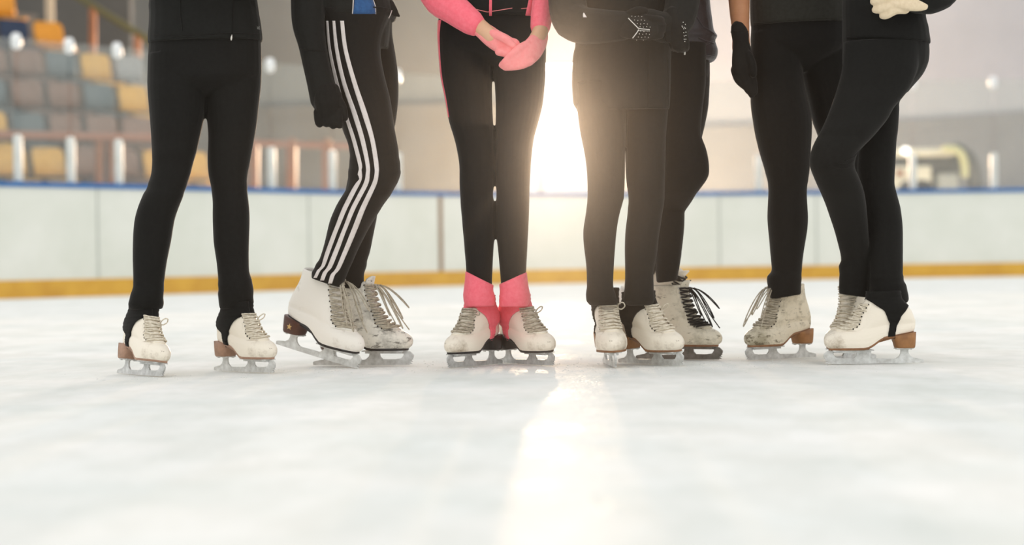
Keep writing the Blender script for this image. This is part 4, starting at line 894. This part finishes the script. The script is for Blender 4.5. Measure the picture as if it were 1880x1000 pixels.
tag(st.build('grandstand', M['conc']), 'stepped grey concrete stand behind the rink glass', 'grandstand')
SC = {'y': ('yellow', (226, 178, 84)), 'o': ('orange', (222, 150, 30)), 'b': ('navy blue', (12, 40, 74)), 's': ('slate grey', (92, 108, 114)), 'r': ('brown', (136, 108, 94)), 'g': ('light grey', (160, 164, 166))}
for k_, (nm, c) in list(SC.items()): M['seat_' + k_] = mat(nm.replace(' ', '_') + '_seat_plastic', c, rough=.45, rgb2=tuple(int(q * .9) for q in c), nscale=8)
pat = ['srsygsrosysgryso', 'ysyyyrssrsysryss', 'syrsrrsyyrssryss', 'grysrrssryssryss', 'rysgysrrsyssryss', 'oosbbobsyrsbobsy', 'oooboosbyosboosb', 'obooboooboooboob']
ordn = ['first', 'second', 'third', 'fourth', 'fifth', 'sixth', 'seventh', 'eighth', 'ninth', 'tenth', 'eleventh', 'twelfth', 'thirteenth']
rown = ['lowest', 'second lowest', 'third lowest', 'fourth lowest', 'fourth highest', 'third highest', 'second highest', 'highest']
protos = {}
def make_seat(ck):
    r_ = empty('stadium_seat', (0, 0, 0))
    def shell(pr, w0, th):               # profile (y, z) swept over width with a dished middle
        vs = []; fs = []; nx = 7
        for (y, z, wk) in pr:
            for i in range(nx):
                u = -1 + 2 * i / (nx - 1); vs.append(Vector((u * w0 * wk, y + .03 * (1 - u * u) * (1 if z > .1 else 0), z - (.02 * (1 - u * u) if z <= .1 else 0))))
        for j in range(len(pr) - 1):
            for i in range(nx - 1): fs.append((j * nx + i, j * nx + i + 1, (j + 1) * nx + i + 1, (j + 1) * nx + i))
        return vs, fs
    m_ = M['seat_' + ck]
    a = ob('seat_pan', *shell([(-.24, .02, .9), (-.22, .05, 1), (-.1, .05, 1), (.1, .05, 1), (.18, .08, 1)], .23, .02), m_, r_)
    b2 = ob('backrest', *shell([(.17, .11, 1), (.20, .25, 1), (.24, .40, 1), (.26, .46, .9), (.265, .48, .75)], .23, .02), m_, r_)
    for o_ in (a, b2): s_ = o_.modifiers.new('s', 'SOLIDIFY'); s_.thickness = .02
    lg = MB().box(-.03, .03, -.1, .1, -.30, .05).box(-.18, .18, -.1, .12, -.02, .03).build('seat_support', M['frame'], r_)
    return r_, [a, b2, lg]
for k in range(ROWS):
    e = row_end(k); b_ = rowbase(k); zt_ = .55 + .5 * k; cnt = 0
    for i in range(16):
        s = e - .27 - .54 * i; p = b_ + SD * s; px = CX + F * p.x / p.y
        if px < -45: break
        ck = pat[k][(15 - i) % 16]
        # colours read from the photo where they can be told
        py_col = {5: [(0, 62, 'b'), (62, 140, 'o')], 6: [(-50, 60, 'o')], 7: [(-50, 60, 'o')], 4: [(-50, 88, 'r'), (88, 152, 's'), (152, 218, 'y'), (218, 300, 'g')], 3: [(-50, 48, 's'), (48, 160, 'r'), (160, 236, 's'), (236, 300, 'y')], 2: [(-50, 66, 'y'), (66, 138, 's'), (138, 300, 'r')], 1: [(-50, 30, 's'), (30, 165, 'y'), (165, 300, 'r'), (300, 420, 'y')], 0: [(-50, 30, 'o'), (30, 300, 's')]}[k]
        for x0, x1, c in py_col:
            if x0 <= px < x1: ck = c
        if ck not in protos:
            r_, kids = make_seat(ck); protos[ck] = (r_, kids)
        else:
            r0_, kids0 = protos[ck]; r_ = r0_.copy(); COL.objects.link(r_)
            for kk in kids0: k2 = kk.copy(); COL.objects.link(k2); k2.parent = r_
        r_.location = (p.x, p.y, zt_ + .304); r_.rotation_euler = (0, 0, math.radians(40))
        tag(r_, '%s plastic stand seat in the %s row, %s from the aisle' % (SC[ck][0], rown[k], ordn[min(cnt, 12)]), 'seat', 'stadium seats in the stand'); cnt += 1
# dark cladding, column and rails around the top of the stand
Yd = 34.0
o = MB().box(wx(-300, Yd), wx(243, Yd), Yd, Yd + .3, 0, 12).build('trim_3', M['dark']); o['kind'] = 'structure'; o['label'] = 'dark grey wall beside the top of the stand'; o['category'] = 'wall'
M['beige'] = mat('beige_column_paint', (196, 180, 156), rough=.6, rgb2=(180, 164, 140))
M['rust'] = mat('rusty_orange_steel', (150, 96, 58), rough=.6, rgb2=(132, 80, 46), nscale=5)
M['olive'] = mat('olive_yellow_rail', (96, 92, 54), rough=.6, rgb2=(84, 80, 46))
M['redrail'] = mat('faded_red_rail', (150, 100, 78), rough=.6, rgb2=(134, 88, 68))
Yc = 32.5
a = PT(92, 40, Yc); o = MB().box(a.x - .06, a.x + .06, Yc - .06, Yc + .06, a.z - .3, 9).build('support_column', M['beige']); tag(o, 'pale beige column rising beside the top seats', 'column')
def bar(name, p, q, r, m, parent=None): return ob(name, *tube([tuple(p) + (r,), tuple(q) + (r,)], n=10, sub=1), m, parent)
hr = empty('stair_handrail', PT(170, 110, 31.5)); mi = Matrix.Translation(-hr.location)
def rel(o_, root): o_.parent = root; o_.matrix_parent_inverse = Matrix.Translation(-root.location); return o_
rel(bar('rail', PT(140, -8, 31.5), PT(280, 78, 31.5), .055, M['olive']), hr)
rel(bar('post', PT(170, 18, 31.5), PT(170, 100, 31.5), .06, M['rust']), hr)
rel(bar('post', PT(252, 68, 31.5), PT(252, 112, 31.5), .06, M['rust']), hr)
tag(hr, 'olive sloping stair handrail on rusty orange posts above the glass', 'handrail')
Yr = 26.2
fr_ = empty('crowd_barrier', PT(200, 345, Yr - .6)); 
rel(bar('top_rail', PT(-40, 246, 22.5), PT(300, 252, 25.5), .05, M['redrail']), fr_)
for x, m_ in ((-20, 'redrail'), (182, 'rust'), (204, 'rust'), (298, 'redrail')):
    yy = 22.5 + (x + 40) / 340 * 3; rel(bar('post', PT(x, 250, yy), PT(x, 360, yy), .05, M[m_]), fr_)
tag(fr_, 'faded red barrier rail in front of the lowest seats', 'barrier')
fb = empty('crowd_barrier', PT(540, 345, 27.5))
rel(bar('top_rail', PT(455, 262, 27.5), PT(660, 268, 28.5), .045, M['redrail']), fb)
for x, r_, yy in ((466, .07, 27.6), (535, .075, 27.9), (600, .07, 28.2), (655, .04, 28.5)): rel(bar('post', PT(x, 262, yy), PT(x, 362, yy), r_, M['rust']), fb)
tag(fb, 'orange barrier posts between the leftmost and striped skaters', 'barrier')
# ice resurfacer behind the boards on the right
M['veh'] = mat('white_vehicle_paint', (222, 218, 200), rough=.35, rgb2=(206, 202, 184), nscale=4)
M['vehdark'] = mat('dark_vehicle_parts', (84, 84, 80), rough=.5, rgb2=(66, 66, 62), nscale=4)
M['hose'] = mat('pale_yellow_hose', (206, 206, 158), rough=.5, rgb2=(188, 186, 140))
M['tyre'] = mat('black_tyre', (40, 40, 40), rough=.7, rgb2=(30, 30, 30))
M['lampglass'] = mat('lit_headlamp', (255, 246, 236), rough=.2, rgb2=(250, 240, 228), emit=3.0)
YV = 29.0; sc = F / YV
vr = empty('ice_resurfacer', PT(1700, 357, YV)); vx = lambda px: PT(px, 300, YV).x; vz = lambda py: PT(1700, py, YV).z
def vbox(name, x0, x1, y0, y1, d0, d1, m, bev=.04):
    o_ = MB().box(vx(x0), vx(x1), YV + d0, YV + d1, vz(y1), vz(y0)).build(name, m); rel(o_, vr); bm_ = o_.modifiers.new('b', 'BEVEL'); bm_.width = bev; bm_.segments = 3; return o_
vbox('lower_body', 1570, 1711, 304, 352, 0, 1.6, M['veh'])
vbox('cab_gap', 1575, 1772, 286, 340, .25, 1.5, M['vehdark'])
vbox('snow_tank', 1560, 1755, 271, 287, 0, 1.7, M['veh'], .05)
vbox('side_panel', 1722, 1762, 318, 352, .05, 1.4, mat('grey_side_panel', (168, 172, 168), rough=.4, rgb2=(158, 162, 158)))
rel(ob('hose', *tube([tuple(PT(x, y, YV - .1)) + (r,) for x, y, r in ((1735, 272, .05), (1752, 274, .06), (1764, 282, .06), (1770, 298, .06), (1772, 320, .055))], n=12, sub=4), M['hose']), vr)
rel(ob('conditioner_hood', *tube([tuple(PT(x, y, YV + .3)) + (r,) for x, y, r in ((1756, 274, .10), (1776, 290, .12), (1788, 316, .12), (1790, 352, .12))], n=14, sub=4), M['vehdark']), vr)
for x in (1610, 1671, 1694):
    p = PT(x, 352, YV - .02); rr = [[p + Vector((r * math.cos(q), d, r * math.sin(q))) for q in (2 * PI * j / 20 for j in range(20))] for r, d in ((.10, 0), (.17, -.0), (.19, .05), (.19, .22), (.1, .25))]
    rel(ob('wheel', *loft(rr), M['tyre']), vr)
p = PT(1663, 277, YV - .03); rr = [[p + Vector((r * math.cos(q), d, r * math.sin(q))) for q in (2 * PI * j / 16 for j in range(16))] for r, d in ((.03, -.05), (.055, -.03), (.06, .05))]
rel(ob('headlamp', *loft(rr), M['lampglass']), vr)
p = PT(1652, 318, YV - .012); rel(MB().box(p.x - .06, p.x + .06, p.y, p.y + .02, p.z - .05, p.z + .05).build('orange_marker', M['rust']), vr)
tag(vr, 'white ice resurfacing machine with pale yellow hose parked behind the boards', 'vehicle')

# shaved ice round the blades
b = MB()
def crumb(x, y, r):
    q = []; n_ = 6
    for zz, k in ((0, 1), (.5, .85), (.9, .4)):
        q.append([Vector((x + r * k * math.cos(2 * PI * j / n_) * random.uniform(.7, 1.2), y + r * k * math.sin(2 * PI * j / n_) * random.uniform(.7, 1.2), r * zz * .6)) for j in range(n_)])
    b.add(loft(q))
spots = [(255, 690), (447, 684), (560, 676), (660, 678), (720, 672), (871, 673), (969, 670), (1120, 677), (1200, 671), (1280, 664), (1434, 661), (1600, 669), (790, 668), (1050, 672), (1360, 668)]
for i in range(700):
    sx, sy = random.choice(spots); g_ = GR(sx + random.gauss(0, 55), sy + random.gauss(3, 6)); crumb(g_.x, g_.y, random.uniform(.001, .003))
tag(b.build('ice_shavings', M['snow'], None, True), 'fine white ice shavings scattered round the skate blades', 'ice shavings', kind='stuff')

# added scattering volume, imitates the lens flare around the low sun
hz = bpy.data.materials.new('flare_scatter'); hz.use_nodes = True; nt = hz.node_tree; nt.nodes.clear()
vo = nt.nodes.new('ShaderNodeOutputMaterial'); vs_ = nt.nodes.new('ShaderNodeVolumeScatter'); vs_.inputs['Density'].default_value = FLARE_D; vs_.inputs['Anisotropy'].default_value = FLARE_G
nt.links.new(vs_.outputs[0], vo.inputs['Volume'])
tag(MB().box(-7, 7, -2, 7.5, .002, 3).build('flare_haze', hz), 'added glow volume imitating lens flare around the skaters', 'flare_haze', kind='stuff')
# ------------------------------------------------------------------ light
W = bpy.data.worlds.new('world'); S.world = W; W.use_nodes = True; nt = W.node_tree; bg = nt.nodes['Background']
bg.inputs['Color'].default_value = (1.0, .997, .985, 1); bg.inputs['Strength'].default_value = WORLD = 1.1
def light(name, kind, loc, **k):
    l = bpy.data.lights.new(name, kind); o_ = bpy.data.objects.new(name, l); COL.objects.link(o_); o_.location = loc
    for a_, v_ in k.items(): setattr(l, a_, v_)
    return o_
# daylight coming in through the tall opening
cw = Vector(((xa + xb_) / 2, YW + .12, (z0 + z1) / 2))
o = light('daylight_in_opening', 'AREA', cw, energy=1500, shape='RECTANGLE', size=xb_ - xa - .05, size_y=z1 - z0 - .05, color=(1, .97, .92)); o.rotation_euler = (math.radians(-90), 0, 0)
ps = PT(994, 231, YW + .5)
o = light('low_sun', 'POINT', ps, energy=46000, shadow_soft_size=.16, color=(1, .66, .42))
S.cycles.use_denoising = True
S.cycles.max_bounces = 6; S.cycles.transparent_max_bounces = 12
S.cycles.sample_clamp_indirect = 4
